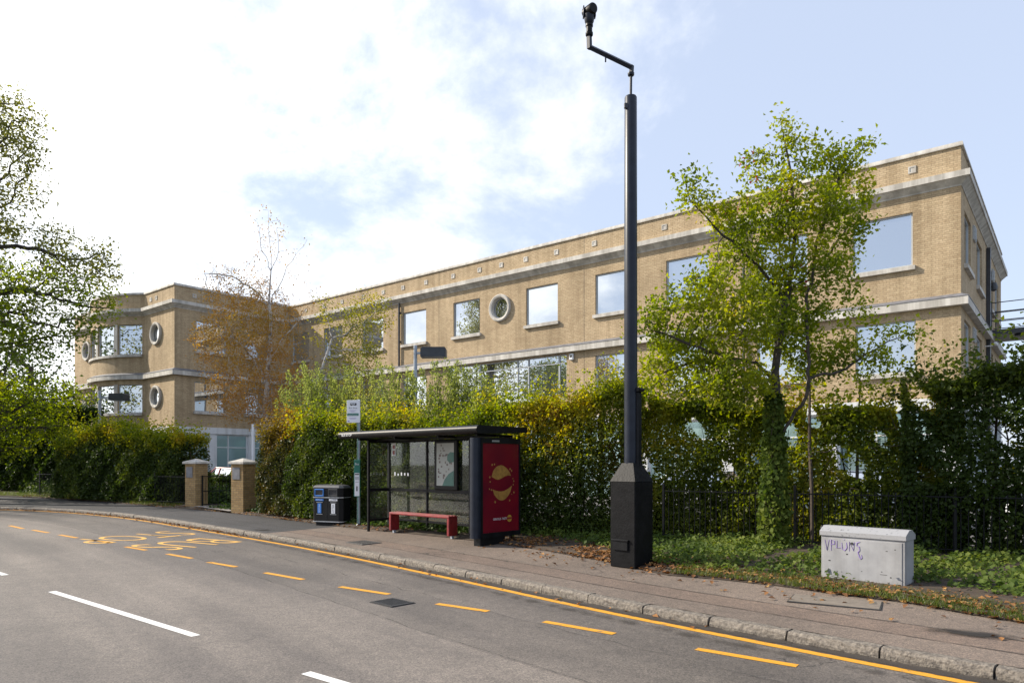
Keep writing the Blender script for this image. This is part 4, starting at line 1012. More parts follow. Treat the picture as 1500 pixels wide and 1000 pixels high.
# ---- birches in front of the building
Yb = 29.0
def b_(px, py, dy=0): return tuple(AT(px, py, Yb+dy))
bb = AT(392, 700, Yb); bb.z = ground_z(bb.x, bb.y)
tree('birch_tree', 'birch with rust orange leaves and bare top twigs in front of the left wing corner', bb, [[tuple(bb), b_(389, 600), b_(394, 520), b_(397, 470), b_(394, 440), b_(398, 380), b_(394, 345), b_(393, 308)], [b_(394, 450), b_(412, 410, .3), b_(432, 375, .4), b_(450, 352, .4)], [b_(394, 455), b_(372, 425, -.3), b_(340, 405, -.5), b_(300, 400, -.5)], [b_(389, 605), b_(372, 578, -.4), b_(335, 560, -.7), b_(300, 552, -.8)], [b_(393, 530), b_(420, 490, .4), b_(455, 445, .8)], [b_(392, 560), b_(360, 510, -.5), b_(320, 480, -.8)], [b_(391, 590), b_(415, 560, .4), b_(445, 540, .6)], [b_(396, 395), b_(382, 360, .2), b_(378, 325, .2)], [b_(396, 400), b_(408, 370, -.2), b_(406, 335, -.2)]],
     [PB(350, 430, 55, 45, Yb), PB(345, 500, 65, 55, Yb, -.6), PB(400, 480, 45, 60, Yb, .6), PB(420, 550, 45, 60, Yb, .4), PB(365, 575, 65, 50, Yb, -.5), PB(330, 405, 40, 25, Yb, 0, .5), PB(395, 345, 30, 50, Yb, 0, .22), PB(440, 380, 25, 50, Yb, 0, .15), PB(310, 500, 30, 40, Yb, .3, .7)],
     2000, .08, M['leaf_birch'], M['bark_pale'], 14, .13, step=.24, infl=6, kill=.30, per=23, spread=.15, tip=.006, thin_r=.014, bias=(0, 0, 0), keep=lambda p: np.clip(1-(p[:, 2]-8.4)/1.7, .16, 1)*np.where(p[:, 0] > -9.3, .7, 1))
Yl = 26.5
def l_(px, py, dy=0): return tuple(AT(px, py, Yl+dy))
lb_ = AT(430, 690, Yl); lb_.z = ground_z(lb_.x, lb_.y)
tree('leaning_birch', 'small leaning birch with pale broken stem and sparse yellow leaves', lb_, [tuple(lb_), l_(452, 586), l_(473, 537), l_(487, 495)],
     [PB(540, 465, 40, 35, Yl), PB(520, 520, 45, 35, Yl, .4, .7), PB(560, 460, 22, 25, Yl, -.2), PB(480, 470, 35, 45, Yl, .3, .15), PB(520, 580, 60, 25, Yl, .2, .6)],
     520, .085, M['leaf_yellowbirch'], M['bark_pale'], 17, .07, step=.22, infl=6, kill=.3, per=24, spread=.17, tip=.009, thin_r=.018)

# ---- big trees at the left edge
def big_tree(name, label, px, y, trunk_px, blobs, n, leaf, lm, seed, br, per=9, spread=.4, step=.45, infl=14, kill=.6, thin_r=.04, group='large trees at the left end of the street'):
    b = AT(px, 700, y); b.z = ground_z(b.x, b.y) if y < 40 else .15
    tr = [tuple(b)]+[tuple(AT(p[0], p[1], y)) for p in trunk_px]
    return tree(name, label, b, tr, [PB(q[0], q[1], q[2], q[3], y, *(q[4:])) for q in blobs], n, leaf, lm, M['bark'], seed, br, group, step=step, infl=infl, kill=kill, per=per, spread=spread, tip=.014, thin_r=thin_r)
big_tree('broadleaf_tree', 'tall olive green tree towering over the left edge of the street', -120, 34, [(-115, 560), (-110, 420), (-90, 300)],
         [(-60, 180, 110, 60), (-10, 230, 70, 70), (20, 190, 40, 60), (-100, 330, 110, 90), (-5, 320, 50, 40), (110, 392, 68, 32), (45, 290, 22, 25, 0, .6), (-160, 230, 90, 90), (70, 355, 55, 28, 0, .8)], 2000, .155, M['leaf_olive'], 101, .38, per=34, spread=.3)
big_tree('broadleaf_tree', 'bright yellow green tree spreading its branches before the curved bay', -60, 30, [(-50, 560), (-35, 480), (-5, 430)],
         [(60, 435, 90, 45), (120, 440, 55, 40), (20, 480, 80, 50), (-40, 430, 90, 70), (150, 465, 35, 20, 0, .8), (95, 480, 60, 35)], 1600, .14, M['leaf_bright'], 103, .26, per=22, spread=.26, step=.40, infl=12, kill=.52)
big_tree('broadleaf_tree', 'dense low green tree at the left edge above the railings', -10, 33, [(-5, 620), (0, 590)],
         [(20, 600, 80, 40), (80, 580, 55, 30), (-40, 590, 80, 60), (60, 630, 60, 30), (-20, 640, 60, 40)], 1300, .15, M['leaf_bright'], 105, .2, per=22, spread=.26, step=.40, infl=12, kill=.52)
big_tree('broadleaf_tree', 'dark green tree standing far behind the left wing of the offices', 40, 62, [(45, 600), (45, 540)],
         [(40, 540, 70, 70), (-40, 520, 90, 90), (80, 580, 40, 60), (10, 620, 90, 50)], 500, .34, M['leaf_dark'], 107, .35, per=12, spread=.6, step=.8, infl=20, kill=1.0, thin_r=.06)
big_tree('broadleaf_tree', 'dark shaded tree at the far left behind the low green tree', -70, 45, [(-65, 600), (-60, 560)],
         [(-70, 540, 120, 100), (0, 600, 70, 70), (50, 640, 50, 45)], 520, .26, M['leaf_dark'], 109, .3, per=12, spread=.5, step=.6, infl=16, kill=.8, thin_r=.05)
big_tree('broadleaf_tree', 'small tree far off at the right edge beyond the office block', 1560, 60, [(1560, 600), (1550, 570)],
         [(1540, 560, 60, 40), (1520, 590, 40, 35)], 200, .3, M['leaf_olive'], 111, .2, per=8, spread=.5, step=.7, infl=6, kill=1.1, thin_r=.05, group=None)
# trees across the road, seen only in the office windows
for k, (x, y, h) in enumerate(((-48, 31, 21.0), (-46, 20, 17.0), (-52, 10, 15.0))):
    b = Vector((x, y, .1)); R_ = h*.28
    tree('broadleaf_tree', 'large tree outside the left of the picture, mirrored in the office windows', b, [tuple(b), (x, y, h*.35), (x+.5, y, h*.6)], [((x, y, h*.62), (R_*1.2, R_*1.2, R_*1.2)), ((x+1.5, y+1, h*.82), (R_*.7, R_*.7, R_*.6)), ((x-2, y-2, h*.55), (R_*.9, R_*.9, R_*.7))], 420, .3, M['leaf_olive'], M['bark'], 120+k, .3, 'trees outside the left of the picture', step=.6, infl=12, kill=.8, per=8, spread=.5, tip=.015, thin_r=.05)

# ---- ground cover
r = np.random.default_rng(44)
Vv = np.array([[p.x, p.y] for p in verge]); Vn = np.array([[p.x, p.y] for p in vn])
def verge_pts(n, umin, umax, x0=-1e9, x1=1e9, powr=1.0, seed=0):
    r = np.random.default_rng(seed); ok = np.where((Vv[:-1, 0] >= x0) & (Vv[:-1, 0] <= x1))[0]
    i = r.choice(ok, n); f = r.uniform(0, 1, (n, 1)); P_ = Vv[i]*(1-f)+Vv[i+1]*f; u = umin+(umax-umin)*r.uniform(0, 1, n)**powr
    return P_+Vn[i]*u[:, None], u
def cover(name, label, cat, parts):
    o = None
    P3 = []
    return P3
def zof(X): return np.array([ground_z(x, y) for x, y in X])
X, u = verge_pts(60000, .3, 6.2, -1.0, 13, .9, 1); pat = np.sin(X[:, 0]*2.3+1)*np.sin(X[:, 1]*2.9)+.5*np.sin(X[:, 0]*6+X[:, 1]*4); k = (pat > -.8-.7*u) & (u > .62+.42*np.sin(X[:, 0]*1.3+.6)+r.normal(0, .16, len(u))) ; X = X[k]; u = u[k]
o = leaf_cloud('ground_ivy', np.column_stack([X, zof(X)+.07+np.abs(r.normal(0, .07, len(X)))*np.minimum(1, u*1.5)]), .064, M['leaf_groundivy'], None, 2, .95, (-.2, -.3, 1.2)); set_props(o, 'low green ivy spreading over the bed in front of the hedge', 'ivy', kind='stuff')
X, u = verge_pts(9000, .2, 2.6, -11, -1.0, .9, 3)
o = leaf_cloud('ground_ivy', np.column_stack([X, zof(X)+.07+np.abs(r.normal(0, .08, len(X)))*np.minimum(1, u*1.5)]), .09, M['leaf_ivy'], None, 4, .95, (-.2, -.3, 1.2)); set_props(o, 'dark ivy along the hedge foot between gate pillar and bus shelter', 'ivy', kind='stuff')
X, u = verge_pts(20000, 1.3, 3.0, -26, -12.0, 1, 5)
o = leaf_cloud('ground_ivy', np.column_stack([X, zof(X)+.06+np.abs(r.normal(0, .30, len(X)))*np.clip((u-1.2)*1.2, .2, 1)]), .11, M['leaf_ivy'], None, 6, .95, (-.2, -.3, 1.2)); set_props(o, 'dark ivy under the railings left of the gate', 'ivy', kind='stuff')
def litter(n, umin, umax, x0, x1, powr, seed, size=.07):
    X, u = verge_pts(n, umin, umax, x0, x1, powr, seed); rr = np.random.default_rng(seed); pat = np.sin(X[:, 0]*1.7+.4)*np.sin(X[:, 1]*2.1+1)+.4*np.sin(X[:, 0]*5.1); k = pat+rr.normal(0, .5, n) > -.6; X = X[k]; u = u[k]
    return np.column_stack([X, zof(X)+np.where(u > .1, .055, .012)+np.abs(rr.normal(0, .012, len(X)))])
P3 = np.concatenate([litter(8500, -.05, 1.5, -.5, 12, 1.2, 7, .07), litter(2200, 0, 2.0, 1.5, 6, 1.0, 27, .07), litter(1500, -.05, .7, -11.5, -2, 1.2, 8), litter(2200, -.1, 1.2, -24, -12, 1.0, 9, .09), litter(260, -1.6, 0, 0, 8, .35, 10)])
rg = np.random.default_rng(12); kk = rg.integers(16, len(kerb)-8, 1500); kk = kk[(kerb_np[kk, 0] < -6.5) | (rg.uniform(size=1500) < .12)]
gut = kerb_np[kk]-kn_np[kk]*(.04+np.abs(rg.normal(0, .13, (len(kk), 1))))+np.column_stack([kn_np[kk][:, 1], -kn_np[kk][:, 0]])*rg.uniform(-.5, .5, (len(kk), 1)); gut = np.column_stack([gut, .012+np.abs(rg.normal(0, .012, len(kk)))])
o = leaf_cloud('fallen_leaves', np.concatenate([P3, gut]), .07, M['leaf_fallen'], None, 13, .75, (0, 0, 2.2), .25); set_props(o, 'dry orange brown fallen leaves along the bed edge and gutter', 'leaves', kind='stuff')
def grass(X, h, seed):
    r = np.random.default_rng(seed); n = len(X); z = zof(X)+.03; a = r.uniform(0, 6.28, n); hh = h*r.uniform(.5, 1.3, n); w = .006
    dx, dy = np.cos(a)*w, np.sin(a)*w; lx, ly = r.normal(0, .5, n)*hh, r.normal(0, .5, n)*hh
    V = np.stack([np.column_stack([X[:, 0]-dx, X[:, 1]-dy, z]), np.column_stack([X[:, 0]+dx, X[:, 1]+dy, z]), np.column_stack([X[:, 0]+lx, X[:, 1]+ly, z+hh])], 1).reshape(-1, 3)
    return V
X1, _ = verge_pts(16000, -.05, 1.7, -34, -12.6, 1.0, 15); X2, _ = verge_pts(9000, -.07, .6, 2.8, 11, 1.3, 16)
V = np.concatenate([grass(X1, .13, 1), grass(X2, .09, 2)])
o = tree_mesh_np('verge_grass', V, np.arange(len(V)), np.full(len(V)//3, 3), M['grass'], None); set_props(o, 'short green grass along the back of the pavement', 'grass', kind='stuff')
# ================================================================== STREET OBJECTS
def H3(x, y): return Vector((x, y, 0))
# ---- camera mast
cb = GP(929, 833); ex = Vector((.80, -.60, 0)).normalized(); ey = Vector((.60, .80, 0)); kY = cb.y/F
mast = thing('camera_mast', 'tall black camera mast rising from a tapered square base box on the pavement', 'camera mast', cb)
sd = .50; cc = cb+Vector((.015, .33, 0)); gz = ground_z(cc.x, cc.y)-.01
bx = Vector((.69, -.72, 0)).normalized(); by = Vector((.72, .69, 0))
m = MB(); m.box(cc+Vector((0, 0, .70-.0)), (sd, sd, 1.40), bx, bev=.012)
b1 = 1.40
rows = []
for hs, z in ((sd/2+.004, b1), (.115, b1+.30)):
    rows.append([cc+bx*sx*hs+by*sy*hs+Vector((0, 0, z)) for sx, sy in ((-1, -1), (1, -1), (1, 1), (-1, 1))])
m.v; 
for k in range(4): m.face([rows[0][k], rows[0][(k+1) % 4], rows[1][(k+1) % 4], rows[1][k]])
m.face(rows[1]); m.face(rows[0][::-1])
base = m.build('base_box', M['black_matt'], mast)
m = MB(); fc = cc-by*(sd/2); 
fcx = cc-bx*(sd/2)
m.box(cc-by*(sd/2+.012)+Vector((0, 0, .36))-bx*.03, (.30, .035, .16), bx, bev=.006); m.box(cc-by*(sd/2+.022)+Vector((0, 0, .445))-bx*.03, (.34, .05, .025), bx, bev=.004)
m.build('lock_hood', M['black'], base)
pc = cc+Vector((-.015, .0, 0)); top = EYE+(HZ-142)*cc.y/F-cc.z
m = MB(); m.lathe(pc, [(.108, b1+.18), (.108, 4.2), (.101, top-.02), (.092, top)], 28)
m.build('pole', M['bluegrey'], mast, smooth=True)
hz_ = EYE+(HZ-574)*cc.y/F-cc.z
m = MB(); q = pc+Vector((.105, -.03, 0)); m.box(q+Vector((0, 0, (b1+.2+hz_)/2)), (.11, .12, hz_-b1-.2), bx, bev=.02); m.build('hinge_column', M['black'], mast)
m = MB(); m.box(q+Vector((.0, -.0, hz_+.03)), (.16, .13, .07), bx, bev=.01); m.tube([q+Vector((.03, -.1, hz_+.03)), q+Vector((.10, -.12, hz_+.02))], .02, 8); m.build('hinge_bracket', M['black'], mast)
m = MB(); m.box(pc+Vector((-.085, -.06, top-.18)), (.07, .04, .09), (1, 0, 0), bev=.008); m.build('cover_plate', M['charcoal'], mast)
yt = pc.y
def mp_(px, py, dy=0): return AT(px, py, yt+dy)
m = MB(); m.tube([pc+Vector((0, 0, top-.01)), mp_(924.3, 108)], .022, 10); m.lathe(mp_(924.3, 111), [(.05, 0), (.055, .015), (.055, .04), (.03, .055)], 14)
m.build('spigot', M['bluegrey'], mast, smooth=True)
A, B = mp_(925.5, 99), mp_(863.5, 69, -.0); m = MB()
m.tube([mp_(924.8, 108), A+Vector((0, 0, .03))], .038, 4); m.tube([A, B], [.045, .045], 4); m.tube([B+Vector((0, 0, -.03)), mp_(863, 53)], .045, 4)
p = A.lerp(B, .62); m.tube([p, p+Vector((0, 0, -.12))], .014, 6); m.build('arm', M['bluegrey'], mast)
cbt = mp_(863.2, 53); m = MB()
m.lathe(cbt, [(.055, 0), (.062, .01), (.062, .05), (.045, .06), (.05, .065), (.05, .15), (.062, .155), (.062, .19), (.04, .2)], 18)
ch = m.build('camera_head', M['black'], mast, smooth=True)
m = MB(); z0 = .2
m.lathe(cbt+Vector((0, 0, z0)), [(.055, 0), (.075, .03), (.085, .10), (.09, .14)], 18)
for s in (-1, 1): m.box(cbt+Vector((s*.095, 0, z0+.19)), (.022, .10, .18), (1, 0, 0), bev=.008)
m.build('yoke', M['bluegrey'], ch, smooth=True)
m = MB(); c0 = cbt+Vector((0, 0, z0+.215)); dv = Vector((.45, -.8, -.12)).normalized(); m.tube([c0-dv*.12, c0-dv*.1, c0+dv*.11, c0+dv*.13], [.05, .085, .085, .07], 18); m.build('lens_barrel', M['black'], ch, smooth=True)

# ---- utility cabinet with sprayed tag
c0 = GP(1203, 851); c1 = GP(1326, 866); ca = (H3(c1.x, c1.y)-H3(c0.x, c0.y)); wl = ca.length; ca.normalize(); cn = Vector((-ca.y, ca.x, 0)); cg = (c0.z+c1.z)/2+.0
Hb = .66; dp = .34
ctr = (H3(c0.x, c0.y)+H3(c1.x, c1.y))/2+cn*dp/2
cabt = thing('utility_cabinet', 'grey steel utility cabinet with purple spray tag beside the pavement', 'cabinet', ctr+Vector((0, 0, cg)))
m = MB(); m.box(ctr+Vector((0, 0, cg+Hb/2)), (wl, dp, Hb), ca, bev=.006); m.build('body', M['cab'], cabt)
m = MB(); m.prism([(-dp/2-.02, 0), (dp/2+.02, 0), (dp/2+.02, .06), (.055, .13), (-.055, .13), (-dp/2-.02, .06)], ctr-ca*(wl/2+.015)+Vector((0, 0, cg+Hb+.003)), cn, (0, 0, 1), ca*(wl+.03)); m.build('lid', pm('scuffed_lid', (.30, .30, .31), (.12, .12, .125), 26, .55, .1, 30, detail=12, lo=.31, hi=.42), cabt)
fr = ctr-cn*(dp/2)
m = MB(); m.box(fr-cn*.004+Vector((0, 0, cg+Hb/2-.005)), (wl-.07, .010, Hb-.05), ca, bev=.003); dr = m.build('door', M['cab'], cabt)
m = MB(); m.tube([fr-ca*.12-cn*.006+Vector((0, 0, cg+.575)), fr-ca*.12-cn*.022+Vector((0, 0, cg+.575))], .017, 14); m.build('lock', M['iron'], dr)
rr = random.Random(4); m = MB()
for k in range(9):
    u, v = rr.uniform(-.45, .45)*wl, rr.uniform(.12, .6); m.box(fr+ca*u-cn*.0095+Vector((0, 0, cg+v)), (rr.uniform(.005, .03), .001, rr.uniform(.006, .02)), ca)
m.box(fr+ca*.26*wl-cn*.0095+Vector((0, 0, cg+.19)), (.09, .001, .006), ca)
m.build('paint_chips', M['iron'], dr).__setitem__('kind', 'stuff')
TAG = [[(0, .13), (.025, .0), (.05, .13)], [(.075, 0), (.075, .135), (.115, .12), (.115, .085), (.078, .075)], [(.145, .13), (.140, .04), (.19, .045)], [(.20, .11), (.205, .03), (.235, .012), (.26, .05), (.255, .115)], [(.222, .145), (.232, .15)], [(.285, .01), (.288, .125), (.335, .02), (.345, .125)], [(.41, .135), (.375, .12), (.37, .085), (.40, .075), (.405, .03), (.385, .005), (.40, -.045), (.415, -.075), (.43, -.06), (.425, -.02)]]
m = MB()
for stt in TAG:
    P_ = [fr-ca*(wl/2-.055)+ca*u*1.16-cn*.0105+Vector((0, 0, cg+.455+v*1.12)) for u, v in stt]
    m.tube(P_, [.004]+[.0068]*(len(P_)-2)+[.004] if len(P_) > 2 else .005, 5)
tg = m.build('spray_tag', M['purple'], dr)

# ---- bus shelter
S0 = Vector((-.64, 14.27, 0)); sa = Vector((.74, -.673, 0)).normalized(); sb = Vector((.673, .74, 0)).normalized()
def SP(a, b, z=0.0): return S0+sa*a+sb*b+Vector((0, 0, z))
sg = ground_z(*SP(-2, .6)[:2])
sh = thing('bus_shelter', 'black framed glass bus shelter with a red poster panel at its right end', 'bus shelter', SP(-2.2, .6, sg))
RB = 1.04; RZ = 2.44
m = MB()
prof = []
for k in range(13):
    a = math.pi/2+math.pi*k/12; prof.append((-.12+.085*math.cos(a), RZ+.085+.085*math.sin(a)))
prof = [(1.36, RZ+.17)]+prof+[(.1, RZ+.01), (1.36, RZ+.06)]
m.prism(prof, SP(-4.78, 0), sb, (0, 0, 1), sa*4.86); m.build('roof', M['black'], sh, smooth=True)
m = MB(); m.box(SP(-2.35, .6, RZ-.02), (4.5, .06, .06), sa)
for a in (-4.3, -2.9, -1.4, -.2): m.box(SP(a, .62, RZ-.015), (.05, 1.1, .05), sa)
m.build('roof_frame', M['black'], sh)
text_obj('BUS STOP', 'roof_lettering', M['white'], sh, SP(-4.62, -.2075, RZ+.055), sa, (0, 0, 1), .055, .42)
for a, b in ((-4.35, .40), (-4.35, RB), (-2.86, RB), (-1.37, RB), (-.12, RB)):
    w = .06 if b < 1 else (.10 if a < -4 else .06)
    m = MB(); g = ground_z(*SP(a, b)[:2]); m.box(SP(a, b, (RZ+g)/2-.02), (w, .06, RZ-g), sa, bev=.008); m.build('post', M['black'], sh)
mids = ((-4.35, -2.86), (-2.86, -1.37), (-1.37, -.12))
for z, h in ((.42, .05), (1.17, .075), (2.38, .05)):
    m = MB()
    for a0, a1 in mids: m.box(SP((a0+a1)/2, RB, z), (a1-a0-.065, .045, h), sa)
    m.box(SP(-4.35, (.40+RB)/2, z), (.045, RB-.40-.07, h), sa)
    m.build('rail', M['black'], sh)
for z0, z1 in ((.445, 1.13), (1.21, 2.355)):
    for a0, a1 in mids:
        m = MB(); m.box(SP((a0+a1)/2, RB, (z0+z1)/2), (a1-a0-.062, .008, z1-z0), sa); m.build('glass_panel', M['shelter_glass'], sh)
    m = MB(); m.box(SP(-4.35, (.40+RB)/2, (z0+z1)/2), (.008, RB-.40-.062, z1-z0), sa); m.build('glass_panel', M['shelter_glass'], sh)
# timetable case on the rear wall
m = MB(); mc = SP(-2.11, RB-.06, 1.79); m.box(mc, (.80, .07, 1.16), sa, bev=.015); case = m.build('timetable_case', M['black'], sh)
m = MB(); m.box(mc-sb*.037+Vector((0, 0, .02)), (.60, .006, 1.0), sa); mpn = m.build('timetable', pm('map_paper', (.42, .44, .41), (.36, .38, .36), 3, .4), case)
m = MB(); o_ = mc-sb*.0415
def patch(m, pts): m.face([o_+sa*u+Vector((0, 0, v)) for u, v in pts])
patch(m, [(.30, -.48), (.30, -.12), (.12, -.2), (-.02, -.34), (-.1, -.48)])
patch(m, [(.30, .30), (.30, .08), (.16, .05), (.07, .12), (.08, .24), (.18, .31)])
m.build('map_area', pm('map_green', (.05, .17, .14), (.04, .13, .11), 3, .4), mpn)
rr = random.Random(8); m = MB(); o_ = mc-sb*.043
for k in range(26):
    u, v, w, h = rr.uniform(-.26, .22), rr.uniform(-.42, .48), rr.uniform(.03, .09), rr.uniform(.02, .06); patch(m, [(u, v), (u+w, v), (u+w, v+h), (u, v+h)])
m.build('map_panels', pm('map_print', (.20, .16, .14), (.11, .09, .09), 30, .5, lo=.45, hi=.55), mpn)['kind'] = 'stuff'
m = MB(); m.box(SP(-4.14, RB-.012, 2.19), (.15, .004, .32), sa); nt_ = m.build('notice', M['white'], sh)
m = MB(); m.box(SP(-4.14, RB-.0165, 2.25), (.09, .003, .09), sa); m.box(SP(-4.14, RB-.0165, 2.11), (.08, .003, .1), sa); m.build('notice_print', M['red'], nt_)
m = MB(); rr = random.Random(2)
for k in range(5): m.box(SP(-4.1+k*.13, RB-.008, 1.56+rr.uniform(-.01, .01)), (.05, .002, rr.uniform(.05, .09)), sa)
m.build('scratched_tag', M['white'], sh)['kind'] = 'stuff'
# poster panel: rounded end facing the road, poster face to the right
pb0, pb1 = -.06, 1.2; zb, zt = .30, 2.36
m = MB(); prof = [(-.22, pb1), (0, pb1), (0, pb0+.02)]+[(-.11+.11*math.cos(-math.pi*k/10), pb0-.0+.09*math.sin(-math.pi*k/10)) for k in range(11)]+[(-.22, pb0+.02)]
m.prism(prof, S0+Vector((0, 0, zb)), sa, sb, (0, 0, zt-zb)); pan = m.build('poster_case', M['bluegrey'], sh, smooth=True)
m = MB()
for b0, b1, z0, z1 in ((.0, pb1, zb, zb+.10), (.0, pb1, zt-.11, zt), (.0, .045, zb+.10, zt-.11), (pb1-.045, pb1, zb+.10, zt-.11)):
    m.box(SP(.012, (b0+b1)/2, (z0+z1)/2), (.022, b1-b0, z1-z0), sa)
m.build('poster_frame', M['black'], pan)
PW = (.045, pb1-.045); PZ = (zb+.10, zt-.11)
def poster_mat():
    m_, nt, b = new_mat('poster_red'); N = nt.nodes.new; L = nt.links.new
    b.inputs['Roughness'].default_value = .25; b.inputs['Coat Weight'].default_value = .3
    tc = N('ShaderNodeTexCoord'); n = N('ShaderNodeTexNoise'); n.inputs['Scale'].default_value = 1.3; n.inputs['Detail'].default_value = 1; L(tc.outputs['Object'], n.inputs[0])
    r = N('ShaderNodeValToRGB'); r.color_ramp.elements[0].color = (.11, .004, .017, 1); r.color_ramp.elements[1].color = (.19, .005, .016, 1); r.color_ramp.elements[0].position = .35; r.color_ramp.elements[1].position = .65
    L(n.outputs[0], r.inputs[0]); L(r.outputs[0], b.inputs['Base Color']); return m_
m = MB(); m.box(SP(.004, (PW[0]+PW[1])/2, (PZ[0]+PZ[1])/2), (.008, PW[1]-PW[0], PZ[1]-PZ[0]), sa); po = m.build('poster', poster_mat(), pan)
pcx = (PW[0]+PW[1])/2
def on_poster(pts, name, mat, off=.0095):
    m = MB(); m.face([SP(off, pcx+u, v) for u, v in pts]); return m.build(name, mat, po)
crisp = pm('crisp', (.40, .22, .05), (.24, .12, .028), 14, .5, detail=7)
ztop = PZ[1]; PHt = PZ[1]-PZ[0]
def pz(f): return ztop-f*PHt
up_ = [(-.29, pz(.375))]+[(-.29+.60*k/12, pz(.375-.13*math.sin(math.pi*(k/12)**.9)**.62)) for k in range(1, 12)]+[(.31, pz(.365))]+[(.31-.60*k/10, pz(.365+.03*math.sin(math.pi*k/10*1.0)-.02*math.sin(2*math.pi*k/10))) for k in range(1, 10)]
on_poster(up_, 'printed_crisp', crisp)
lo_ = [(-.26, pz(.515))]+[(-.26+.60*k/10, pz(.515-.035*(k/10)**2+.035*math.sin(math.pi*k/10))) for k in range(1, 10)]+[(.34, pz(.48))]+[(.34-.60*k/12, pz(.485+.03*k/12+.145*math.sin(math.pi*(k/12)**1.0)**.62)) for k in range(1, 12)]
on_poster(lo_, 'printed_crisp', crisp)
rr = random.Random(6)
m = MB()
for u, f in ((-.27, .24), (-.2, .235), (.28, .29), (.33, .31), (.37, .40), (.4, .43), (.38, .47), (-.34, .38), (-.33, .43), (-.35, .51), (-.29, .52), (.4, .56), (.33, .58), (-.18, .66), (.27, .65)):
    s = rr.uniform(.012, .026); m.face([SP(.0095, pcx+u+s*math.cos(a+rr.uniform(-.3, .3)), pz(f)+s*1.1*math.sin(a)) for a in (0, 1.2, 2.3, 3.5, 4.8)])
m.build('printed_crumbs', crisp, po)['kind'] = 'stuff'
text_obj('SERIOUS', 'slogan', M['white'], po, SP(.0097, pcx-.24, pz(.865)), sb, (0, 0, 1), .045, .24)
text_obj('TASTE', 'slogan', M['white'], po, SP(.0097, pcx+.03, pz(.865)), sb, (0, 0, 1), .045, .15)
yl = pm('logo_yellow', (.5, .3, .04), (.42, .25, .03), 3, .4)
on_poster([(.26+.075*math.cos(2*math.pi*k/28), pz(.855)+.075*math.sin(2*math.pi*k/28)) for k in range(28)], 'logo_disc', yl)
m = MB(); m.face([SP(.0107, pcx+u, pz(.855)+v) for u, v in ((.17, -.022), (.35, -.014), (.35, .026), (.17, .02))]); m.build('logo_band', M['red'], po)
m = MB(); m.box(SP(-.11, .38, (zb+sg)/2-.02), (.2, .75, zb-sg+.06), sa, bev=.01); m.build('panel_plinth', M['black'], sh)
m = MB(); m.box(SP(.026, .42, zt-.06), (.006, .22, .035), sa); m.build('maker_plate', M['silver'], pan)
# ---- bench
bt = thing('bench', 'red painted metal bench under the bus shelter roof', 'bench', SP(-3.0, .62, sg))
g = ground_z(*SP(-3, .6)[:2]); x0, x1 = -3.62, -1.46; bb_ = .60; hz2 = g+.50
m = MB(); m.box(SP((x0+x1)/2, bb_, hz2-.025), (x1-x0, .28, .05), sa, bev=.012)
for k in range(3): m.box(SP((x0+x1)/2, bb_-.09+.09*k, hz2+.004), (x1-x0-.06, .05, .012), sa, bev=.004)
m.build('seat', M['red'], bt)
for x in (x0+.04, x1-.04):
    m = MB(); m.box(SP(x, bb_, g+.26), (.075, .27, .40), sa, bev=.01); l_eg = m.build('leg', M['red'], bt)
    m = MB(); m.box(SP(x, bb_, g+.03), (.05, .06, .08), sa); m.build('foot', M['pole_grey'], l_eg)

# ---- bus stop post with flag and timetable holder
bp_ = GP(525.5, 771); bs = thing('bus_stop_pole', 'grey and green bus stop pole with white flag and timetable holder', 'bus stop', bp_)
k_ = bp_.y/F; ft = EYE+(HZ-586)*k_
m = MB(); m.lathe(bp_, [(.10, -.02), (.10, .02), (.055, .07), (.05, .08)], 16); m.build('base', M['charcoal'], bs, smooth=True)
fx = Vector((.985, -.17, 0)).normalized(); fnv = Vector((-.17, -.985, 0)).normalized()
m = MB(); m.box(bp_+Vector((0, 0, (ft-bp_.z)/2+.04)), (.075, .07, ft-bp_.z-.04), fx, bev=.015); m.build('post', M['pole_grey'], bs)
m = MB(); m.box(bp_+fnv*.037-fx*.012+Vector((0, 0, (ft-bp_.z)/2+.04)), (.028, .006, ft-bp_.z-.06), fx); m.build('green_stripe', M['green'], bs)
fw = 20*k_/.985; fh = 33*k_; fc = bp_-fx*(fw/2-.06)+Vector((0, 0, ft-fh/2-bp_.z-.0))+fnv*.055
m = MB(); m.box(fc, (fw, .02, fh), fx, bev=.004); fl_ = m.build('flag', M['white'], bs)
def fp(u, v, o=.0115): return fc+fx*u*fw+Vector((0, 0, v*fh))+fnv*o
m = MB(); m.prism([(-.24, .0), (.24, .0), (.24, .09), (-.24, .09)], fp(0, .28), fx*fw, Vector((0, 0, fh)), fnv*.001)
m.prism([(-.2, -.02), (-.1, -.02), (-.1, 0), (-.2, 0)], fp(0, .28), fx*fw, Vector((0, 0, fh)), fnv*.001); m.prism([(.1, -.02), (.2, -.02), (.2, 0), (.1, 0)], fp(0, .28), fx*fw, Vector((0, 0, fh)), fnv*.001)
m.build('bus_symbol', M['ink'], fl_)
m = MB()
for a in (-.2, -.08, .04): m.box(fp(a+.05, .335, .0135), (fw*.09, .001, fh*.035), fx)
m.build('symbol_windows', M['white'], fl_)
text_obj('Bus Stop', 'flag_lettering', M['ink'], fl_, fp(-.02, .11), fx, (0, 0, 1), fh*.075, fw*.62, 'CENTER')
m = MB(); m.box(fp(-.03, -.14, .012), (fw*.86, .002, fh*.11), fx); gb = m.build('green_band', M['green'], fl_)
text_obj('towards town', 'band_lettering', M['white'], gb, fp(-.03, -.165, .0145), fx, (0, 0, 1), fh*.05, fw*.7, 'CENTER')
m = MB()
for v, w in ((.04, .5), (-.01, .3), (-.29, .55), (-.33, .45)): m.box(fp(-.05, v, .012), (fw*w, .001, fh*.014), fx)
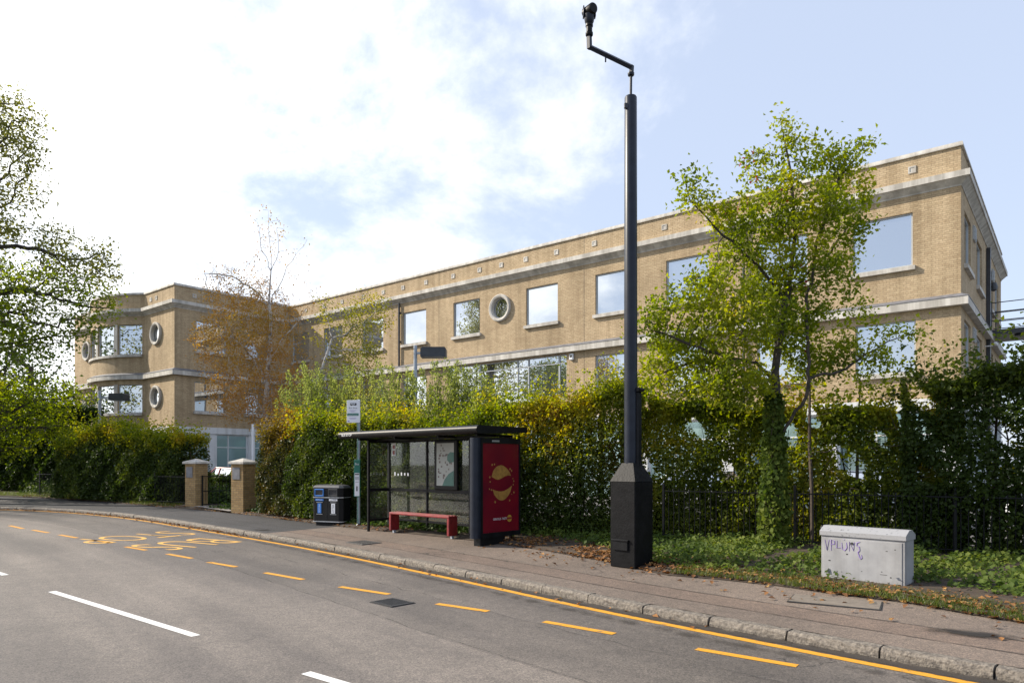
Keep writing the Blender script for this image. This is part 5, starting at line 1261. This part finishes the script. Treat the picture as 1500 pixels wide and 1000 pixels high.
m.box(fp(-.36, -.43, .012), (fw*.16, .001, fh*.04), fx)
m.build('small_print', M['purple'], fl_)['kind'] = 'stuff'
tz0, tz1 = EYE-(727-HZ)*k_, EYE+(HZ-673)*k_; tw_ = 9.5*k_; tc_ = bp_+fnv*.055-fx*.02+Vector((0, 0, (tz0+tz1)/2-bp_.z))
m = MB(); m.box(tc_, (tw_, .03, tz1-tz0), fx, bev=.006); th = m.build('timetable_holder', M['green'], bs)
m = MB(); hh = tz1-tz0
m.box(tc_+fnv*.0165+Vector((0, 0, -.17*hh)), (tw_*.78, .004, hh*.62), fx); m.build('timetable', M['white'], th)
m = MB(); m.box(tc_+fnv*.0195+Vector((0, 0, .105*hh)), (tw_*.7, .003, hh*.03), fx)
for k in range(4): m.box(tc_+fnv*.0195+fx*(k-1.5)*tw_*.17+Vector((0, 0, .0*hh)), (tw_*.05, .003, hh*.09), fx)
m.box(tc_+fnv*.0195+Vector((0, 0, -.28*hh)), (tw_*.2, .003, hh*.13), fx); m.box(tc_+fnv*.0195+Vector((0, 0, -.1*hh)), (tw_*.6, .003, hh*.008), fx)
m.build('timetable_print', M['ink'], th)['kind'] = 'stuff'
text_obj('Bus', 'holder_lettering', M['white'], th, tc_+fnv*.0155+Vector((0, 0, .36*hh)), fx, (0, 0, 1), hh*.05, tw_*.6, 'CENTER')
m = MB(); p = SP(-4.55, -.1, RZ+.185); m.box(p, (.3, .09, .03), sa, bev=.01); br = m.build('fallen_leaf_clump', M['leaf_fallen'])
bpy.data.objects.remove(br)

# ---- twin litter bin
nb = GP(478, 769.5); ba = Vector((.93, -.37, 0)).normalized(); bn = Vector((.37, .93, 0)).normalized(); bw, bd = .98, .50; bc = nb+bn*(bd/2)-ba*.0
bin_ = thing('litter_bin', 'black twin litter and recycling bin with silver bands left of the bus stop', 'litter bin', H3(bc.x, bc.y)+Vector((0, 0, nb.z)))
kb = nb.y/F; bh_ = 1.12
def oct_(w, d, c): return [(-w/2+c, -d/2), (w/2-c, -d/2), (w/2, -d/2+c), (w/2, d/2-c), (w/2-c, d/2), (-w/2+c, d/2), (-w/2, d/2-c), (-w/2, -d/2+c)]
def bo(z): return H3(bc.x, bc.y)+Vector((0, 0, nb.z+z))
m = MB(); m.prism(oct_(bw, bd, .09), bo(.09), ba, bn, (0, 0, .66)); m.build('body', M['plastic'], bin_)
m = MB(); m.prism(oct_(bw+.012, bd+.012, .09), bo(.775), ba, bn, (0, 0, .24)); hood = m.build('hood', M['plastic'], bin_)
m = MB()
rows = []
for w, d, z, c in ((bw+.03, bd+.03, 1.015, .09), (bw+.03, bd+.03, 1.04, .09), (bw-.05, bd-.06, 1.085, .08), (bw-.22, bd-.22, 1.11, .06)): rows.append([bo(z)+ba*u+bn*v for u, v in oct_(w, d, c)])
for a, b in zip(rows[:-1], rows[1:]):
    for k in range(8): m.face([a[k], a[(k+1) % 8], b[(k+1) % 8], b[k]])
m.face(rows[-1]); m.face(rows[0][::-1]); m.build('lid', pm('lid_plastic', (.10, .10, .105), (.06, .06, .065), 6, .4), bin_)
for z in (.755, .10):
    m = MB(); m.prism(oct_(bw+.022, bd+.022, .09), bo(z), ba, bn, (0, 0, .022)); m.build('band', M['silver'], bin_)
m = MB(); m.prism(oct_(bw-.1, bd-.1, .07), bo(-.02), ba, bn, (0, 0, .112)); m.build('plinth', M['plastic'], bin_)
m = MB(); m.box(bo(.47)-bn*(bd/2+.001), (.012, .006, .6), ba); m.build('door_gap', M['ink'], bin_)
for s, mt, lm, wd in ((-1, M['blue'], M['blue'], 'RECYCLING'), (1, M['charcoal'], M['white'], 'LITTER')):
    q = bo(.895)+ba*s*.225-bn*(bd/2+.012)
    m = MB(); 
    for z, h in ((.085, .03), (-.085, .03)): m.box(q+Vector((0, 0, z)), (.30, .03, h), ba, bev=.008)
    for x in (-.135, .135): m.box(q+ba*x, (.03, .03, .14), ba, bev=.008)
    su = m.build('aperture_surround', mt, hood)
    m = MB(); m.box(q+bn*.006, (.245, .012, .145), ba); m.build('aperture', M['ink'], hood)
    m = MB(); m.box(bo(.70)+ba*s*.225-bn*(bd/2+.003), (.27, .006, .055), ba); lb1 = m.build('label_strip', lm, bin_)
    m = MB(); m.box(bo(.47)+ba*s*.225-bn*(bd/2+.003), (.12, .006, .27), ba); lb2 = m.build('label_panel', lm, bin_)
    ink = M['white'] if s < 0 else M['ink']
    text_obj(wd, 'label_lettering', ink, lb1, bo(.687)+ba*s*.225-bn*(bd/2+.0075), ba, (0, 0, 1), .026, .2, 'CENTER')
    text_obj(wd, 'label_lettering', ink, lb2, bo(.47)+ba*(s*.225+.02)-bn*(bd/2+.0075)-Vector((0, 0, .11)), (0, 0, 1), -ba, .04, .22)
    m = MB()
    for z in (.63, .31): m.box(bo(z)+ba*s*.225-bn*(bd/2+.002), (.2, .004, .012), ba)
    m.build('pull_bar', M['silver'], bin_)

# ---- gate pillars, gate, post, railings
def pillar(px, py, label):
    b = GP(px, py); b = b+Vector((.05, .28, 0)); g = ground_z(b.x, b.y)
    t = thing('gate_pillar', label, 'pillar', H3(b.x, b.y)+Vector((0, 0, g)), 'brick pillars either side of the gate')
    ax = Vector((.90, -.44, 0)).normalized(); ay = Vector((.44, .90, 0)).normalized(); s = .56; h = 1.66
    m = MB(); c = H3(b.x, b.y)+Vector((0, 0, g-.1))
    cs = [(-1, -1), (1, -1), (1, 1), (-1, 1)]
    for k in range(4):
        p0 = c+ax*cs[k][0]*s/2+ay*cs[k][1]*s/2; p1 = c+ax*cs[(k+1) % 4][0]*s/2+ay*cs[(k+1) % 4][1]*s/2; z = Vector((0, 0, h+.1))
        m.face([p0, p1, p1+z, p0+z], [(k*s, 0), (k*s+s, 0), (k*s+s, h+.1), (k*s, h+.1)])
    m.build('shaft', M['brick_pillar'], t)
    m = MB(); c = c+Vector((0, 0, h+.1)); m.box(c+Vector((0, 0, .035)), (s+.14, s+.14, .07), ax)
    rows = [[c+ax*x*hs+ay*y*hs+Vector((0, 0, z)) for x, y in cs] for hs, z in (((s+.14)/2, .071), (.03, .19))]
    for k in range(4): m.face([rows[0][k], rows[0][(k+1) % 4], rows[1][(k+1) % 4], rows[1][k]])
    m.face(rows[1]); m.build('cap', M['stone'], t)
    m = MB(); m.box(c-Vector((0, 0, .32))-ay*(s/2+.008)-ax*.04, (.34, .014, .40), ax); m.build('plaque', M['lead'], t)
    return t, b, ax, ay
pl, pb_, pax, pay = pillar(281, 743.5, 'left brick gate pillar with pyramid stone cap, next to the mottled hedge')
pr, pc_, _, _ = pillar(350, 751.5, 'right brick gate pillar with pyramid stone cap, next to the white post')
def railing(name, label, A, B, h, gap=.11, z0=.08, post=2.6, rad=.009, cat='railings'):
    A = Vector(A); B = Vector(B); d = (B-A); Ln = d.length; d.normalize(); c = (A+B)/2; g = ground_z(c.x, c.y)
    t = thing(name, label, cat, H3(c.x, c.y)+Vector((0, 0, g)))
    m = MB()
    for z in (.15, h-.06): m.box(H3(c.x, c.y)+Vector((0, 0, g+z)), (Ln, .035, .02), H3(d.x, d.y))
    m.build('rail', M['black'], t); m = MB(); k = 0; x = gap
    while x < Ln:
        p = A+d*x; m.tube([H3(p.x, p.y)+Vector((0, 0, g+z0)), H3(p.x, p.y)+Vector((0, 0, g+h+.0))], rad, 5); x += gap
    o = m.build('bars', M['black'], t); o['kind'] = 'stuff'
    x = 0
    while x <= Ln+.01:
        p = A+d*x; m = MB(); m.box(H3(p.x, p.y)+Vector((0, 0, g+(h+.1)/2)), (.05, .05, h+.1), H3(d.x, d.y), bev=.008); m.build('railing_post', M['black'], t); x += post
    return t
railing('metal_railing', 'black metal railings in front of the mottled hedge, left of the gate', (pb_.x-.3, pb_.y+.25), (-23.4, 34.4), 1.2)
railing('metal_railing', 'black metal railings half hidden in the hedges at the right', (3.2, 14.75), (11.2, 10.0), 1.12)
railing('metal_railing', 'short black metal railings right of the white post', (pc_.x+.5, pc_.y+.1), (-6.3, 22.6), 1.15)
# gate leaf standing half open
A = H3(pb_.x, pb_.y)+pax*.32; gt = thing('metal_gate', 'open black metal gate hung on the left brick pillar', 'gate', A+Vector((0, 0, ground_z(A.x, A.y))))
gd = Vector((.78, .62, 0)).normalized(); g = ground_z(A.x, A.y); m = MB()
for x in (0, 1.25): m.box(A+gd*x+Vector((0, 0, g+.62)), (.045, .045, 1.2), gd)
for z in (.12, .62, 1.18): m.box(A+gd*.625+Vector((0, 0, g+z)), (1.2, .03, .03), gd)
m.build('gate_frame', M['black'], gt); m = MB()
for k in range(1, 10): m.tube([A+gd*k*.125+Vector((0, 0, g+.12)), A+gd*k*.125+Vector((0, 0, g+1.18))], .008, 5)
m.build('bars', M['black'], gt)['kind'] = 'stuff'
m = MB(); p0, p1 = H3(pb_.x, pb_.y)+pax*.29, H3(pc_.x, pc_.y)-pax*.29; nn = Vector((.5, .86, 0))
q = [p0-nn*.35, p1-nn*.35, p1+nn*6, p0+nn*6]; m.face([(v.x, v.y, ground_z(v.x, v.y)+(.10 if i > 1 else .075)) for i, v in enumerate(q)]); structure(m.build('gate_path', pm('path_slab', (.26, .24, .22), (.2, .185, .17), 3, .85, .3, 30)))
wp = GP(370.5, 740); m = MB(); wz = EYE+(HZ-621)*wp.y/F; m.tube([(wp.x, wp.y, wp.z-.05), (wp.x, wp.y, wz)], .05, 14); o = m.build('white_post', M['white'], None, smooth=True)
off = Vector((wp.x, wp.y, wp.z)); o.data.transform(Matrix.Translation(-off)); o.location = off; set_props(o, 'slim bare white post standing right of the brick pillars', 'post')

# ---- car park lamps with box heads
def lamp(label, px, y, ptop, parm, hx0, hx1):
    b = AT(px, 700, y); b.z = .15; t = thing('car_park_lamp', label, 'lamp', b, 'box headed lamps in the car park'); k = y/F; tp = EYE+(HZ-ptop)*k; ar = EYE+(HZ-parm)*k
    m = MB(); m.tube([(b.x, b.y, .12), (b.x, b.y, tp)], [.085, .07], 14); m.build('post', M['pole_grey'], t, smooth=True)
    x0, x1 = (hx0-750)*k, (hx1-750)*k
    m = MB(); m.box(((b.x+x0)/2+.05, b.y, ar), (x0-b.x+.1, .06, .08)); m.build('arm', M['pole_grey'], t)
    m = MB(); m.prism([(0, -.17), (0, .12), (.06, .2), (x1-x0-.05, .2), (x1-x0, .14), (x1-x0, -.17)], (x0, b.y-.28, ar), (1, 0, 0), (0, 0, 1), (0, .56, 0)); m.build('lamp_head', M['charcoal'], t)
lamp('box headed lamp rising above the hedge behind the bus shelter', 608.5, 27, 506, 517, 617, 654)
lamp('box headed lamp in front of the curved bay', 146, 37, 572, 582, 163, 186)

# ---- parked cars glimpsed through gaps
def car(label, c, rz, paint):
    t = thing('parked_car', label, 'car', c, 'cars in the car park'); ca_, sa_ = math.cos(rz), math.sin(rz)
    fx_ = Vector((ca_, sa_, 0)); fy_ = Vector((-sa_, ca_, 0)); c = Vector(c)
    def T(x, y, z): return c+fx_*x+fy_*y+Vector((0, 0, z))
    st = [(-2.1, .52, .78, .45), (-2.0, .74, .95, .30), (-1.5, .84, 1.0, .22), (-.8, .87, .98, .2), (.4, .87, .95, .2), (1.1, .85, .9, .2), (1.7, .78, .80, .24), (2.05, .62, .66, .32), (2.12, .5, .58, .4)]
    def ring(x, w, z1, z0): return [T(x, -w*.86, z0), T(x, -w, z0+.2), T(x, -w, (z0+z1)/2+.05), T(x, -w*.93, z1-.04), T(x, -w*.8, z1), T(x, w*.8, z1), T(x, w*.93, z1-.04), T(x, w, (z0+z1)/2+.05), T(x, w, z0+.2), T(x, w*.86, z0)]
    m = MB(); rs = [ring(*s) for s in st]
    for a, b in zip(rs[:-1], rs[1:]):
        for k in range(10): m.face([a[k], b[k], b[(k+1) % 10], a[(k+1) % 10]])
    m.face(rs[0][::-1]); m.face(rs[-1]); bd_ = m.build('body', paint, t, smooth=True)
    g1 = [(-1.85, .74, .96), (-1.35, .66, 1.42), (.0, .66, 1.46), (.95, .74, .93)]; m = MB()
    rr_ = [[T(x, -w, z), T(x, w, z)] for x, w, z in g1]
    lowz = [[T(-1.85, -.78, .93), T(-1.85, .78, .93)], [T(-1.2, -.82, .95), T(-1.2, .82, .95)], [T(0, -.82, .95), T(0, .82, .95)], [T(.95, -.78, .9), T(.95, .78, .9)]]
    for k in range(3):
        m.face([rr_[k][0], rr_[k][1], rr_[k+1][1], rr_[k+1][0]])
        for s in (0, 1): m.face([lowz[k][s], lowz[k+1][s], rr_[k+1][s], rr_[k][s]])
    m.build('windows', M['pane'], t)
    m = MB(); m.face([T(-1.36, -.63, 1.435), T(-1.36, .63, 1.435), T(.02, .63, 1.475), T(.02, -.63, 1.475)][::-1])
    for s in (-1, 1):
        m.tube([T(-1.88, s*.75, .96), T(-1.35, s*.66, 1.43), T(0, s*.66, 1.47), T(.98, s*.75, .93)], .035, 6); m.tube([T(-.35, s*.83, .95), T(-.4, s*.67, 1.45)], .03, 6)
    m.build('roof', paint, t)
    for x in (-1.3, 1.3):
        for s in (-1, 1):
            m = MB(); m.tube([T(x, s*.66, .31), T(x, s*.69, .31), T(x, s*.85, .31), T(x, s*.88, .31)], [.28, .31, .31, .28], 20); wh = m.build('wheel', M['ink'], t)
            m = MB(); m.tube([T(x, s*.87, .31), T(x, s*.89, .31)], .19, 14); m.build('rim', M['silver'], wh)
    for s in (-1, 1):
        m = MB(); m.box(T(2.02, s*.5, .62), (.16, .26, .12), fx_, bev=.03); m.build('headlight', M['silver'], t)
        m = MB(); m.box(T(-2.05, s*.56, .76), (.12, .2, .16), fx_, bev=.03); m.build('tail_light', M['red'], t)
    return t
cp_ = lambda n, c: pm(n, c, tuple(k*.9 for k in c), 2, .25, coat=.6)
car('red car parked beyond the entrance gate', AT(335, 700, 35)*1+Vector((0, 0, .15-AT(335, 700, 35).z)), 2.5, cp_('car_red', (.45, .03, .03)))
car('dark blue grey car seen through the thin hedge above the cabinet', Vector((9.6, 19.5, .15)), 2.2, cp_('car_blue', (.10, .13, .19)))
car('silver car seen through the thin hedge left of the ivy covered tree', Vector((5.6, 22.5, .15)), 2.45, cp_('car_silver', (.42, .43, .44)))
car('white car seen through the hedge at the right end', Vector((14.2, 16.6, .15)), 2.3, cp_('car_white', (.7, .71, .72)))
